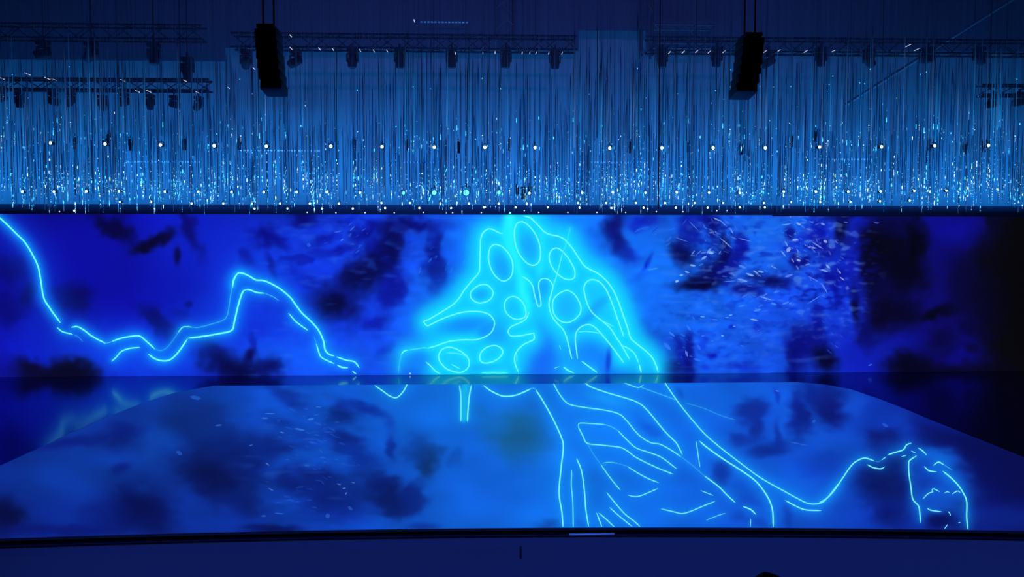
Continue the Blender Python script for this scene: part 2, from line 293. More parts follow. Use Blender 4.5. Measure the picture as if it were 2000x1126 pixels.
def paint_wall():
    c = Canvas(-150, 2150, 400, 770)
    c.gradient([(-150, (12, 12, 160)), (60, (13, 13, 160)), (250, (13, 15, 163)), (400, (14, 30, 192)), (520, (16, 46, 215)), (700, (18, 58, 228)),
                (850, (18, 82, 240)), (1000, (20, 120, 252)), (1200, (20, 108, 248)), (1320, (20, 90, 236)), (1500, (21, 84, 228)), (1580, (19, 66, 216)),
                (1660, (16, 36, 185)), (1740, (13, 15, 130)), (1850, (11, 10, 100)), (1950, (9, 8, 55)), (2020, (9, 8, 20)), (2150, (6, 6, 14))])
    n1, n2, n3 = c.noise(34, 1), c.noise(34, 2), c.noise(9, 3, 5)
    w = (c.noise(17, 4) * 6 + c.noise(5, 41) * 2.6, c.noise(17, 5) * 6 + c.noise(5, 42) * 2.6)
    for b in [(270, 700, 170, 42, 0, (16, 66, 238), .85), (60, 655, 60, 40, 20, (14, 36, 205), .6), (420, 480, 110, 40, 0, (15, 40, 205), .5), (560, 500, 60, 50, 0, (18, 62, 232), .6),
              (600, 700, 130, 40, 0, (20, 96, 252), .8), (430, 600, 50, 40, 0, (15, 50, 220), .5), (680, 460, 60, 26, -20, (18, 62, 232), .6), (800, 600, 50, 45, 0, (22, 100, 248), .6),
              (900, 445, 30, 30, 30, (20, 118, 255), .7), (690, 505, 36, 25, 0, (20, 66, 236), .7), (780, 700, 70, 30, 0, (22, 84, 240), .6), (830, 545, 24, 22, 0, (22, 105, 250), .7), (770, 460, 22, 35, 0, (18, 70, 232), .4),
              (1290, 520, 60, 60, 0, (20, 122, 255), .7), (1350, 600, 90, 50, 0, (20, 108, 250), .6), (1470, 455, 40, 28, 0, (24, 112, 245), .8), (1540, 440, 36, 16, 0, (24, 112, 240), .7), (1480, 510, 60, 24, 10, (24, 105, 245), .6),
              (1560, 600, 60, 40, 0, (22, 78, 235), .7), (1600, 530, 25, 50, 0, (22, 84, 235), .6), (1640, 600, 30, 50, -15, (22, 66, 225), .6), (1500, 680, 26, 60, 0, (22, 84, 240), .7),
              (1873, 450, 55, 28, 0, (15, 14, 148), .9), (1811, 565, 42, 55, 0, (14, 12, 105), .85), (1773, 627, 14, 50, 15, (15, 16, 140), .8), (1686, 590, 14, 70, -8, (18, 42, 205), .8), (1702, 690, 60, 38, 0, (16, 32, 195), .8),
              (1857, 634, 55, 35, 20, (13, 11, 105), .85), (1867, 699, 40, 38, 20, (14, 13, 135), .8), (1690, 500, 22, 40, 0, (14, 14, 150), .7), (1760, 430, 60, 16, 0, (13, 14, 130), .8), (1950, 470, 30, 30, 30, (12, 11, 95), .6), (1920, 640, 30, 60, 0, (12, 11, 100), .6)]:
        c.blob(*b, warp=w)
    # dark drifting shapes of the picture
    for b in [(222, 446, 44, 15, 40, (8, 6, 60)), (285, 486, 24, 10, -15, (8, 6, 38)), (316, 473, 26, 13, -25, (8, 6, 45)), (372, 446, 13, 46, -18, (10, 8, 92), .8), (348, 502, 6, 14, 0, (9, 8, 70)),
              (134, 584, 32, 27, 20, (9, 9, 85)), (53, 575, 12, 20, 0, (9, 9, 85)), (28, 520, 34, 28, 0, (10, 10, 105)), (10, 600, 36, 34, 0, (10, 9, 100), .7), (312, 628, 42, 13, 30, (9, 9, 88)), (356, 610, 16, 13, 0, (11, 20, 150), .8), (368, 590, 8, 6, 0, (10, 16, 130)),
              (98, 736, 76, 26, 4, (9, 8, 30)), (47, 712, 22, 18, 0, (10, 8, 40)), (150, 726, 40, 20, 10, (9, 8, 34)), (410, 690, 20, 36, -25, (9, 9, 80)), (462, 722, 52, 24, 8, (8, 6, 58)), (489, 692, 8, 14, 20, (9, 8, 75)), (530, 722, 22, 18, 0, (9, 10, 85), .8),
              (488, 610, 7, 50, -6, (14, 44, 205), .6), (521, 600, 8, 14, 0, (14, 40, 200), .6), (492, 664, 8, 16, -15, (12, 28, 165), .7),
              (519, 457, 26, 18, 20, (10, 12, 130)), (545, 470, 20, 8, 45, (11, 16, 150), .8), (531, 521, 6, 26, -20, (10, 16, 140)), (486, 500, 12, 18, 0, (11, 18, 150)), (593, 425, 22, 14, 0, (11, 12, 128)), (640, 462, 30, 10, -30, (12, 26, 168), .85), (711, 450, 30, 12, -32, (11, 18, 145)), (665, 487, 26, 8, -20, (12, 24, 165), .8), (620, 488, 22, 8, 10, (12, 30, 180), .7),
              (585, 545, 14, 30, -30, (13, 34, 195), .6), (603, 555, 10, 12, 0, (11, 20, 165), .7), (758, 470, 24, 52, 32, (9, 9, 95)), (800, 442, 52, 13, 2, (10, 11, 115)), (742, 515, 26, 44, 35, (8, 10, 82)), (698, 541, 30, 24, 0, (8, 8, 66)), (762, 565, 22, 32, 15, (11, 15, 150), .85), (655, 592, 44, 34, 0, (8, 8, 72)), (655, 592, 20, 16, 0, (6, 6, 48)),
              (854, 497, 13, 46, 0, (10, 16, 128)), (848, 534, 22, 20, 10, (11, 22, 148)), (875, 440, 26, 16, 0, (16, 60, 215), .6), (730, 632, 26, 16, -10, (12, 24, 155)), (755, 678, 18, 10, -35, (14, 44, 195), .8), (680, 655, 12, 24, 30, (16, 54, 215), .6), (760, 572, 20, 30, 15, (12, 20, 150), .7),
              (1199, 448, 23, 28, 15, (10, 12, 105)), (1213, 476, 16, 24, -25, (11, 14, 118)), (1232, 497, 18, 14, 0, (13, 32, 165), .85), (1258, 428, 25, 14, 0, (14, 34, 185)), (1263, 512, 4, 18, 28, (13, 45, 200), .8), (1245, 545, 26, 8, -38, (17, 84, 235), .6),
              (1334, 494, 20, 28, -10, (8, 8, 78)), (1346, 452, 16, 20, 0, (11, 22, 150), .8), (1382, 442, 13, 32, -18, (8, 12, 112)), (1350, 430, 20, 12, 0, (12, 26, 160), .8), (1368, 549, 46, 13, -10, (6, 6, 66)), (1398, 520, 20, 30, 20, (8, 9, 90)), (1413, 490, 9, 40, 0, (7, 8, 84)), (1444, 484, 14, 32, 8, (14, 24, 165), .9), (1428, 515, 18, 26, 30, (12, 18, 145), .85), (1398, 433, 11, 14, 0, (9, 11, 115)), (1375, 552, 22, 8, -8, (5, 5, 50)),
              (1456, 562, 24, 9, -4, (9, 14, 125)), (1507, 547, 30, 13, 8, (8, 9, 92)), (1478, 575, 10, 8, 0, (12, 22, 150), .7), (1542, 507, 13, 14, 0, (10, 12, 120)), (1568, 515, 20, 7, -20, (10, 12, 125)), (1597, 456, 14, 26, -15, (10, 18, 155), .9), (1545, 450, 7, 12, 0, (10, 16, 135)), (1620, 490, 14, 20, -30, (11, 14, 140), .8), (1560, 470, 26, 10, -25, (14, 40, 195), .6),
              (1625, 560, 8, 40, -20, (10, 14, 150), .8), (1648, 446, 11, 30, 0, (8, 7, 45)), (1707, 484, 26, 40, 15, (7, 6, 28)), (1632, 545, 22, 20, 20, (11, 14, 150), .7),
              (1265, 652, 26, 20, 15, (14, 48, 180)), (1255, 630, 18, 12, 0, (16, 66, 212), .7), (1300, 670, 26, 14, 25, (15, 56, 205), .7), (1318, 716, 24, 22, 0, (10, 10, 92)), (1333, 688, 9, 34, -25, (11, 22, 155)), (1350, 680, 9, 26, -12, (9, 15, 135)), (1345, 712, 8, 20, 10, (9, 12, 110)), (1392, 693, 8, 5, -10, (11, 26, 175)), (1375, 670, 9, 12, 0, (15, 55, 210), .7), (1376, 718, 8, 5, 0, (14, 50, 210), .7), (1448, 714, 30, 9, 10, (14, 44, 195), .7), (1478, 640, 6, 8, 0, (12, 40, 195), .7), (1430, 638, 6, 4, 0, (12, 40, 195)),
              (1575, 672, 34, 40, 0, (10, 11, 118)), (1548, 700, 16, 34, 0, (10, 12, 120), .8), (1615, 702, 18, 24, 0, (5, 5, 40)), (1600, 640, 12, 40, -22, (10, 14, 135), .8), (1668, 596, 8, 36, -5, (8, 6, 50)), (1736, 491, 40, 52, 0, (6, 5, 22)), (1786, 478, 16, 62, 0, (5, 5, 18)), (1766, 540, 36, 34, 20, (6, 5, 24)), (1722, 615, 26, 44, 10, (8, 5, 30)), (1828, 612, 38, 13, -14, (6, 5, 24)), (1780, 716, 46, 28, 0, (6, 5, 24)), (1840, 730, 60, 20, 0, (7, 6, 30)), (1966, 555, 50, 110, 0, (8, 8, 13)), (1926, 429, 26, 13, 10, (9, 8, 40)), (1990, 690, 40, 120, 0, (8, 8, 12)), (2000, 470, 30, 60, 0, (8, 8, 14)), (1894, 676, 12, 8, 0, (9, 8, 60)), (1892, 640, 16, 12, 0, (9, 8, 70)), (1662, 420, 60, 8, 0, (9, 8, 70), .7), (1702, 545, 22, 50, 0, (8, 6, 45)), (1760, 612, 30, 30, 0, (7, 6, 36)), (1745, 440, 30, 14, 0, (8, 7, 55), .8), (1880, 560, 26, 60, 10, (9, 8, 50), .7), (1930, 590, 34, 60, 0, (8, 7, 40), .8), (1840, 665, 26, 22, 0, (8, 7, 50), .7), (1690, 650, 12, 30, 0, (9, 9, 90), .7), (1950, 730, 60, 24, 0, (8, 7, 26), .8), (2050, 500, 90, 200, 0, (7, 7, 10), .95)]:
        b = list(b) + ([.92] if len(b) == 6 else [])
        c.blob(*b, p=1.5, warp=w)
    lum = 1 + .05 * n1 + .035 * n3 * np.clip((c.X - 420) / 200, 0, 1) * np.clip((1720 - c.X) / 120, 0, 1)
    c.img *= np.clip(lum, .7, 1.3)[..., None]
    # wet, folded streaks in the leafy part
    st = np.clip(c.noise(16, 8, 2.2) - .9, 0, 2) * np.clip((c.X - 1240) / 60, 0, 1) * np.clip((1640 - c.X) / 40, 0, 1)
    c.over(st * .10, (90, 150, 255))
    st = np.clip(c.noise(12, 9, 3) - 1.0, 0, 2) * np.clip((c.X - 470) / 40, 0, 1) * np.clip((900 - c.X) / 40, 0, 1)
    c.over(st * .16, (40, 110, 255))
    zone = np.exp(-(((c.X - 1610) / 95) ** 2 + ((c.Y - 520) / 130) ** 2) ** 2) + .8 * np.exp(-(((c.X - 1420) / 90) ** 2 + ((c.Y - 490) / 85) ** 2) ** 2) + .35 * np.exp(-(((c.X - 1420) / 150) ** 2 + ((c.Y - 640) / 90) ** 2) ** 2)
    ca, sa = .78, .62
    r1 = c.noise(7, 51, 3) + .6 * c.noise(3.5, 52, 2)
    c.over(np.clip(r1 - .7, 0, 1.5) * .34 * zone, (95, 150, 250))
    c.over(np.clip(-r1 - .5, 0, 1.5) * .5 * zone, (9, 20, 150))
    z2 = np.exp(-(((c.X - 660) / 170) ** 2 + ((c.Y - 480) / 70) ** 2) ** 2)
    r2 = c.noise(12, 53, 6) + .5 * c.noise(5, 54, 3)
    c.over(np.clip(r2 - .7, 0, 1.5) * .22 * z2, (40, 105, 250)); c.over(np.clip(-r2 - .6, 0, 1.5) * .42 * z2, (10, 18, 150))
    # glow that belongs to the drawing
    tree = [l for l in WALL_LINES if np.mean([p[0] for p in l[0]]) > 770]
    river = [l for l in WALL_LINES if np.mean([p[0] for p in l[0]]) <= 770]
    dt, dr = c.splat(tree), c.splat(river)
    c.over(1 - np.exp(-c.blur(dr, 30) * 26), (16, 86, 250))
    c.over((1 - np.exp(-c.blur(dr, 10) * 26)) * .9, (14, 140, 255))
    c.over((1 - np.exp(-c.blur(dr, 3.6) * 10)) * .6, (20, 200, 255))
    c.over((1 - np.exp(-c.blur(dt, 40) * 36)) * .95, (16, 128, 255))
    for b in [(1068, 655, 24, 62, 0, (22, 112, 252), .95), (1060, 705, 48, 34, 0, (22, 105, 248), .9), (1165, 690, 36, 34, 0, (20, 120, 255), .85)]:
        c.blob(*b)
    body = np.zeros_like(dt)
    c.over((1 - np.exp(-c.blur(dt, 16) * 82)) * .96, (18, 212, 255))
    # soft wide beams of the tree
    beams = [(cp('A', [(1525, 60), (1540, 300), (1560, 500), (1590, 650)]), 0, 1, False, 5.0), (cp('A', [(1690, 900), (1690, 1126)]) + cp('B', [(1740, 120), (1750, 260)]), 0, 1, False, 5.0),
             (cp('A', [(1500, 60), (1470, 200), (1445, 320), (1480, 430), (1520, 580), (1560, 680)]), 0, 1, False, 2.0), (cp('A', [(1590, 640), (1620, 780), (1660, 900)]), 0, 1, False, 3.5), (cp('C', [(185, 320), (190, 640), (175, 900)]), 0, 1, False, 1.6)]
    db = c.splat(beams)
    c.over((1 - np.exp(-c.blur(db, 7) * 8)) * .9, (28, 250, 255))
    c.over((1 - np.exp(-c.blur(db, 2.6) * 1.5)) * .3, (90, 255, 255))
    c.over((1 - np.exp(-c.blur(dt, 4.5) * 15)) * .75, (26, 235, 255))
    for b in [(980, 522, 15, 26, -15, (22, 158, 255), .75), (1034, 482, 16, 26, -15, (24, 165, 255), .8), (938, 575, 15, 10, 0, (18, 165, 255), .7), (1000, 602, 14, 15, 0, (22, 190, 255), .6), (910, 634, 50, 13, -6, (18, 140, 255), .8), (950, 645, 16, 9, -30, (16, 112, 250), .6),
              (1107, 598, 20, 24, 0, (26, 178, 255), .75), (1166, 598, 14, 40, -25, (26, 190, 255), .4), (1168, 595, 26, 8, -38, (22, 160, 250), .7), (1144, 624, 26, 8, -35, (22, 155, 252), .7), (1180, 560, 12, 14, 0, (24, 195, 255), .5), (1050, 575, 10, 22, 0, (24, 165, 255), .7), (1063, 560, 9, 20, 0, (24, 160, 255), .7),
              (968, 652, 24, 20, 0, (20, 160, 255), .8), (1140, 690, 40, 26, 0, (20, 122, 255), .75), (885, 705, 18, 16, 0, (24, 205, 255), .5), (820, 705, 20, 18, 0, (18, 125, 255), .7), (940, 718, 34, 8, 0, (20, 175, 255), .6), (1180, 705, 12, 24, 0, (20, 110, 250), .5), (1117, 640, 14, 10, 0, (22, 165, 255), .6), (1086, 480, 10, 30, 0, (26, 190, 255), .5)]:
        c.blob(*b)
    c.blob(1188, 705, 5, 22, 4, (16, 62, 215), .85)
    # radiating streaks around the tree
    rays = c.noise(26, 12, 3)
    return c

def paint_floor():
    c = Canvas(-420, 2420, 730, 1075)
    c.gradient([(-420, (10, 30, 125)), (0, (13, 46, 155)), (150, (15, 60, 178)), (300, (16, 64, 185)), (500, (16, 72, 205)), (700, (16, 84, 216)), (850, (17, 98, 228)), (1000, (18, 108, 236)), (1150, (18, 116, 242)), (1300, (17, 106, 236)),
                (1450, (17, 86, 218)), (1600, (16, 76, 205)), (1690, (14, 56, 180)), (1800, (13, 38, 150)), (1900, (12, 26, 125)), (2000, (12, 18, 105)), (2420, (10, 14, 90))])
    w = (c.noise(20, 24, 12) * 7 + c.noise(7, 43, 4) * 3, c.noise(20, 25, 12) * 4.5 + c.noise(7, 44, 4) * 2)
    fr = np.clip((c.Y - 900) / 140, 0, 1) * np.clip((900 - c.X) / 500, 0, 1)
    c.over(fr * .45, (12, 28, 145))
    c.over(np.clip((800 - c.Y) / 60, 0, 1) * np.clip((c.X - 380) / 300, 0, 1) * np.clip((1640 - c.X) / 200, 0, 1) * .35, (18, 118, 252))
    for b in [(560, 790, 120, 30, 0, (17, 92, 228), .6), (850, 800, 120, 60, 0, (18, 120, 250), .75), (940, 930, 90, 70, 0, (18, 100, 230), .7), (620, 880, 70, 30, 0, (17, 86, 212), .6), (700, 830, 30, 14, 0, (18, 96, 228), .6), (180, 920, 150, 34, -8, (15, 66, 180), .6), (340, 1010, 60, 20, 0, (14, 60, 185), .6), (590, 975, 40, 16, 0, (16, 80, 212), .6),
              (310, 860, 26, 30, 30, (16, 84, 205), .7), (1380, 780, 90, 22, 0, (18, 104, 232), .6), (1550, 800, 26, 40, 0, (18, 92, 220), .6), (1600, 870, 70, 34, 0, (17, 88, 216), .6), (1660, 960, 60, 40, 0, (16, 72, 205), .5), (1540, 960, 50, 30, 0, (18, 100, 228), .6), (1673, 780, 16, 26, 0, (20, 78, 205), .6), (1760, 820, 20, 24, 30, (16, 62, 190), .6), (1985, 1010, 60, 24, 0, (13, 38, 145), .8), (1850, 940, 40, 30, 0, (17, 88, 222), .85), (1850, 985, 46, 22, 0, (17, 78, 200), .8), (1830, 900, 34, 18, 20, (17, 105, 228), .8),
              (1130, 900, 60, 130, 20, (18, 120, 246), .5), (1200, 960, 100, 50, 20, (18, 112, 238), .5)]:
        c.blob(*b, warp=w)
    for b in [(234, 850, 32, 22, 0, (12, 32, 138)), (137, 864, 66, 9, -8, (12, 30, 140), .8), (368, 806, 52, 40, 0, (14, 54, 155)), (400, 850, 40, 40, 0, (13, 48, 145), .85), (405, 920, 52, 38, 20, (11, 22, 100)), (440, 890, 44, 36, 0, (12, 32, 122), .85), (479, 912, 40, 44, 0, (11, 30, 118)), (416, 945, 46, 30, 30, (10, 18, 90)), (274, 994, 56, 40, 20, (9, 14, 92)), (14, 1008, 26, 30, 0, (9, 11, 70)), (240, 914, 20, 9, -30, (12, 32, 140), .8), (120, 1036, 100, 10, 0, (12, 24, 128), .8), (200, 1010, 40, 30, 0, (11, 26, 130), .6),
              (478, 985, 36, 24, 20, (12, 32, 130)), (536, 1034, 46, 7, 0, (10, 20, 108)), (566, 776, 32, 12, 28, (14, 52, 168)), (540, 758, 16, 8, 20, (14, 56, 175), .7), (672, 810, 24, 20, 0, (12, 42, 145)), (716, 797, 34, 10, 14, (12, 46, 165)), (534, 874, 40, 14, -4, (12, 38, 140)), (600, 858, 24, 12, 0, (14, 58, 178), .7), (545, 822, 34, 10, 15, (14, 58, 182), .7), (672, 862, 28, 15, 20, (12, 36, 140)), (705, 885, 36, 18, 28, (12, 50, 168), .85), (832, 905, 20, 34, 4, (14, 50, 120)), (812, 880, 20, 24, 0, (14, 58, 160), .6), (768, 874, 9, 20, 0, (12, 46, 160)), (756, 826, 10, 18, -10, (15, 68, 200), .6), (750, 965, 40, 26, 35, (10, 22, 100)), (724, 945, 26, 22, 20, (11, 28, 115)), (780, 990, 40, 16, 0, (11, 26, 110), .8), (808, 972, 20, 20, -30, (12, 36, 140)), (614, 940, 56, 24, 0, (12, 34, 132)), (650, 985, 56, 30, 0, (12, 34, 142)), (560, 930, 24, 14, 0, (12, 30, 125), .8), (705, 905, 20, 12, 0, (13, 52, 175), .5), (830, 1030, 26, 8, 0, (12, 40, 150), .6),
              (1018, 846, 56, 40, 20, (22, 96, 162)), (1000, 850, 34, 26, 0, (22, 92, 150), .7), (940, 800, 22, 12, 20, (17, 106, 205), .8), (960, 825, 26, 16, 30, (18, 104, 198), .7), (885, 892, 12, 18, 0, (14, 78, 190), .7),
              (1466, 805, 22, 18, 0, (14, 42, 150)), (1478, 826, 13, 26, 10, (14, 42, 150)), (1437, 858, 16, 15, 0, (14, 46, 162)), (1460, 858, 26, 10, -20, (15, 54, 172), .7), (1505, 876, 32, 16, -14, (12, 40, 148)), (1520, 850, 6, 24, 0, (13, 46, 160), .8), (1406, 921, 15, 18, 15, (13, 46, 158)), (1326, 766, 6, 12, -10, (14, 62, 190), .8), (1517, 774, 5, 14, -20, (13, 50, 175), .8), (1566, 806, 15, 44, 0, (12, 26, 125)), (1594, 770, 14, 22, 0, (12, 34, 140), .85), (1622, 800, 24, 30, 10, (12, 20, 108)), (1615, 770, 10, 26, 0, (14, 30, 130), .7), (1610, 905, 44, 24, 0, (14, 54, 180), .7), (1538, 1000, 8, 26, -10, (13, 50, 175), .7), (1461, 974, 18, 10, 10, (14, 66, 195), .7), (1450, 945, 20, 12, 0, (14, 74, 210), .5), (1275, 842, 13, 12, 20, (14, 72, 205)), (1262, 835, 18, 8, 30, (15, 82, 218), .6), (1444, 1008, 10, 8, 0, (14, 66, 190), .6), (1480, 1020, 26, 8, 20, (14, 60, 185), .6), (1075, 1024, 22, 9, 0, (14, 62, 160), .7), (1132, 1018, 10, 10, 0, (14, 78, 195), .6),
              (1728, 936, 38, 42, 8, (10, 20, 96)), (1740, 905, 34, 16, -10, (10, 22, 100)), (1720, 848, 28, 18, 0, (12, 24, 110)), (1738, 1000, 34, 24, 20, (10, 22, 112)), (1760, 975, 20, 18, 0, (11, 24, 118), .7), (1834, 1018, 22, 12, 0, (9, 12, 88)), (1868, 1022, 10, 7, 0, (10, 22, 110), .7), (1935, 915, 44, 60, 10, (9, 12, 86)), (1850, 855, 50, 24, 18, (10, 18, 100)), (1905, 880, 34, 20, 20, (10, 14, 92)), (1808, 925, 10, 16, 0, (13, 50, 175), .6), (1985, 930, 40, 50, 0, (10, 13, 85))]:
        b = list(b) + ([.92] if len(b) == 6 else [])
        c.blob(*b, p=1.45, warp=w)
    n = 1 + .05 * c.noise(26, 31, 14) + .035 * c.noise(10, 32, 4) * np.exp(-((c.X - 590) / 140) ** 2)
    c.img *= np.clip(n, .75, 1.3)[..., None]
    st = np.clip(c.noise(14, 33, 2.5) - .8, 0, 2) * np.exp(-(((c.X - 600) / 130) ** 2 + ((c.Y - 880) / 110) ** 2) ** 2)
    c.over(st * .2, (50, 120, 235))
    d = c.splat(FLOOR_LINES)
    c.over((1 - np.exp(-c.blur(d, 26, 20) * 15)) * .7, (16, 130, 255))
    c.over((1 - np.exp(-c.blur(d, 9) * 18)) * .75, (16, 150, 255))
    c.over((1 - np.exp(-c.blur(d, 3.0) * 7)) * .45, (24, 190, 255))
    pil = cp('E', [(1035, 170), (1022, 360), (1020, 555)])
    dp = c.splat([(pil, 0, 1, False, 6.0)])
    c.over((1 - np.exp(-c.blur(dp, 4, 3) * 6)) * .85, (20, 205, 255))
    c.img *= np.interp(c.X, [-400, 0, 600, 900, 1150, 1500, 2000], [.8, .84, .86, .9, .97, .95, .95])[..., None]
    for b in [(1408, 918, 14, 17, 15, (13, 52, 165), .7), (1700, 940, 30, 30, 0, (10, 20, 98), .6), (1760, 950, 18, 26, 0, (10, 20, 96), .7), (1835, 1016, 22, 12, 0, (9, 14, 90), .8), (1185, 780, 40, 10, 16, (24, 185, 255), .35), (1850, 962, 44, 10, 0, (17, 88, 205), .5)]:
        c.blob(*b)
    return c

WALL_FLECKS = (flecks(1, 34, 1405, 455, 34, 40, 30, 35, 5, 15, [(150, 180, 240), (110, 160, 255), (90, 140, 250)])
    + flecks(2, 14, 1380, 500, 30, 18, -30, 40, 5, 14, [(150, 190, 255), (170, 210, 255), (120, 180, 255)])
    + flecks(3, 26, 1455, 535, 45, 26, 20, 25, 6, 18, [(120, 170, 240), (90, 140, 250), (60, 120, 250)])
    + flecks(4, 58, 1565, 470, 40, 55, 25, 50, 4, 13, [(150, 180, 240), (190, 200, 255), (110, 160, 250), (90, 140, 250)])
    + flecks(5, 40, 1610, 520, 40, 60, 35, 30, 4, 12, [(110, 150, 240), (150, 170, 245), (60, 110, 235)])
    + flecks(6, 26, 1500, 590, 60, 24, -10, 30, 5, 16, [(80, 140, 250), (110, 170, 255)])
    + flecks(7, 22, 1420, 640, 90, 50, 10, 40, 4, 11, [(70, 140, 255), (110, 170, 255), (50, 110, 250)])
    + flecks(8, 14, 1320, 680, 40, 30, 35, 25, 5, 13, [(60, 130, 250), (40, 110, 250)])
    + flecks(9, 16, 670, 465, 60, 30, -25, 25, 4, 12, [(50, 110, 250), (80, 140, 255)])
    + flecks(10, 12, 1625, 640, 20, 60, 55, 20, 6, 16, [(60, 110, 230), (40, 80, 220)])
    + flecks(11, 10, 1290, 440, 60, 40, -30, 25, 8, 20, [(50, 140, 255), (40, 120, 255)])
    + flecks(12, 12, 860, 520, 50, 60, -55, 20, 6, 18, [(30, 130, 255), (40, 150, 255)])
    + [(1388, 493, 13, 6, 10, (160, 205, 255)), (1375, 503, 14, 5, -35, (150, 200, 255)), (1353, 518, 13, 4, 8, (160, 205, 255)), (1342, 531, 10, 4, 20, (150, 190, 250)), (1331, 537, 8, 4, -15, (130, 190, 255)), (1322, 549, 8, 5, -30, (170, 220, 255)), (1450, 547, 22, 5, 15, (130, 175, 240)), (1465, 536, 18, 4.5, 18, (160, 200, 255)), (1476, 531, 13, 4, 30, (150, 190, 255)), (1486, 530, 14, 4.5, 12, (140, 190, 255)), (1507, 520, 26, 2.4, 22, (130, 170, 240)), (1505, 526, 20, 2, 30, (150, 190, 250)), (1425, 549, 28, 2, -4, (90, 150, 255)), (1455, 468, 28, 2, 14, (120, 170, 255)), (1418, 474, 34, 2.6, 40, (130, 180, 250)), (1400, 428, 16, 3, 25, (150, 190, 240)), (1412, 435, 24, 2, 42, (120, 165, 245)), (1330, 467, 30, 2.2, 20, (90, 130, 240)), (1355, 441, 28, 1.8, 45, (80, 140, 255)),
       (1586, 483, 20, 4, 8, (170, 190, 255)), (1597, 479, 26, 3.2, 32, (140, 170, 250)), (1540, 487, 12, 8, -60, (180, 200, 255)), (1553, 468, 14, 5, -10, (160, 190, 255)), (1560, 437, 12, 4, 25, (170, 200, 255)), (1612, 471, 9, 6, 30, (180, 200, 255)), (1607, 437, 9, 4, 20, (150, 180, 250)), (1535, 438, 22, 2, -8, (120, 190, 255)), (1536, 476, 14, 3, 60, (120, 170, 255)), (1530, 495, 16, 3, 50, (130, 180, 255)), (1617, 520, 12, 4, 45, (150, 190, 250)), (1610, 528, 16, 4, 18, (130, 180, 250)), (1645, 544, 12, 3, 38, (170, 180, 250)), (1640, 531, 8, 4, 50, (160, 180, 245)), (1590, 545, 30, 2, 28, (110, 150, 250)), (1610, 562, 26, 3, 58, (120, 150, 245)), (1655, 562, 8, 8, 20, (90, 100, 210)), (1500, 583, 40, 2.2, 14, (150, 180, 255)), (1590, 585, 34, 1.8, -32, (90, 160, 255)), (1541, 538, 18, 5, -20, (110, 140, 240)), (1560, 508, 9, 5, 15, (180, 200, 250)),
       (1372, 618, 10, 2.4, 5, (130, 190, 255)), (1396, 624, 14, 2.4, 3, (90, 150, 255)), (1427, 615, 8, 2.2, -15, (150, 210, 255)), (1420, 620, 7, 2, -5, (140, 200, 255)), (1473, 624, 16, 3, 8, (180, 210, 255)), (1434, 637, 6, 2.4, 0, (130, 190, 255)), (1411, 655, 6, 4, 10, (110, 190, 255)), (1312, 652, 16, 4, 38, (60, 140, 255)), (1341, 690, 14, 5, 70, (100, 150, 245)), (1365, 678, 14, 6, 60, (50, 110, 245)), (1362, 702, 16, 5, 15, (50, 120, 250)), (1303, 676, 22, 8, 45, (50, 125, 250)), (1345, 640, 14, 4, 55, (60, 130, 255)),
       (660, 452, 16, 3, -15, (60, 110, 245)), (668, 468, 7, 3, -40, (90, 150, 250)), (688, 446, 14, 2.6, -45, (70, 120, 250)), (603, 478, 8, 8, 0, (40, 100, 250)), (801, 729, 4, 4, 0, (200, 255, 255)), (1275, 525, 24, 4, -10, (50, 150, 255)), (1262, 517, 14, 3, -80, (12, 40, 190)), (1280, 448, 26, 2, -42, (16, 60, 210)), (1505, 700, 5, 40, 0, (30, 90, 240)), (1700, 712, 10, 3, -20, (60, 120, 240)), (1652, 434, 9, 3, 5, (90, 120, 230)), (1712, 435, 12, 3, 3, (80, 110, 230))])
FLOOR_FLECKS = (flecks(21, 34, 600, 850, 70, 60, 8, 20, 5, 18, [(60, 130, 235), (80, 150, 240), (40, 110, 225)])
    + flecks(22, 22, 650, 900, 60, 60, 20, 40, 4, 12, [(60, 130, 235), (40, 105, 220)])
    + flecks(23, 12, 570, 960, 60, 50, 4, 15, 5, 18, [(50, 120, 230), (40, 105, 215)])
    + [(662, 945, 9, 2, 10, (150, 190, 250)), (672, 953, 7, 2.4, -15, (160, 200, 255)), (676, 963, 7, 1.6, -60, (170, 200, 255)), (690, 942, 8, 2, 10, (120, 160, 230)), (529, 955, 12, 2.6, 25, (120, 150, 225)), (427, 830, 14, 4, -8, (70, 130, 225)), (490, 869, 9, 3, -20, (80, 140, 225)), (517, 816, 14, 3, 0, (80, 150, 240)), (528, 807, 24, 2, 2, (80, 160, 250)), (607, 818, 14, 5, -10, (70, 150, 245)), (585, 838, 22, 4, 10, (70, 150, 245)), (551, 844, 10, 3, 10, (90, 160, 240)), (622, 794, 12, 2, 5, (70, 150, 250)), (545, 1002, 20, 2.4, 4, (60, 130, 235)), (515, 1007, 11, 4, -5, (60, 120, 215)), (1518, 763, 8, 2.4, 15, (130, 180, 250)), (1729, 830, 15, 6, 25, (50, 110, 215)), (1560, 866, 40, 2, 12, (60, 130, 235)), (1590, 822, 6, 8, 60, (50, 110, 215)), (640, 1007, 10, 10, 70, (50, 110, 220)), (684, 992, 12, 6, 40, (50, 105, 220)), (382, 776, 24, 8, 10, (40, 110, 225)), (350, 884, 14, 8, 30, (40, 105, 215)), (523, 906, 9, 3, 40, (120, 160, 230))])
# ------------------------------------------------------------------ helpers
def srgb(c):
    c = np.clip(np.asarray(c, float) / 255.0, 0, 1)
    return np.where(c <= .04045, c / 12.92, ((c + .055) / 1.055) ** 2.4)

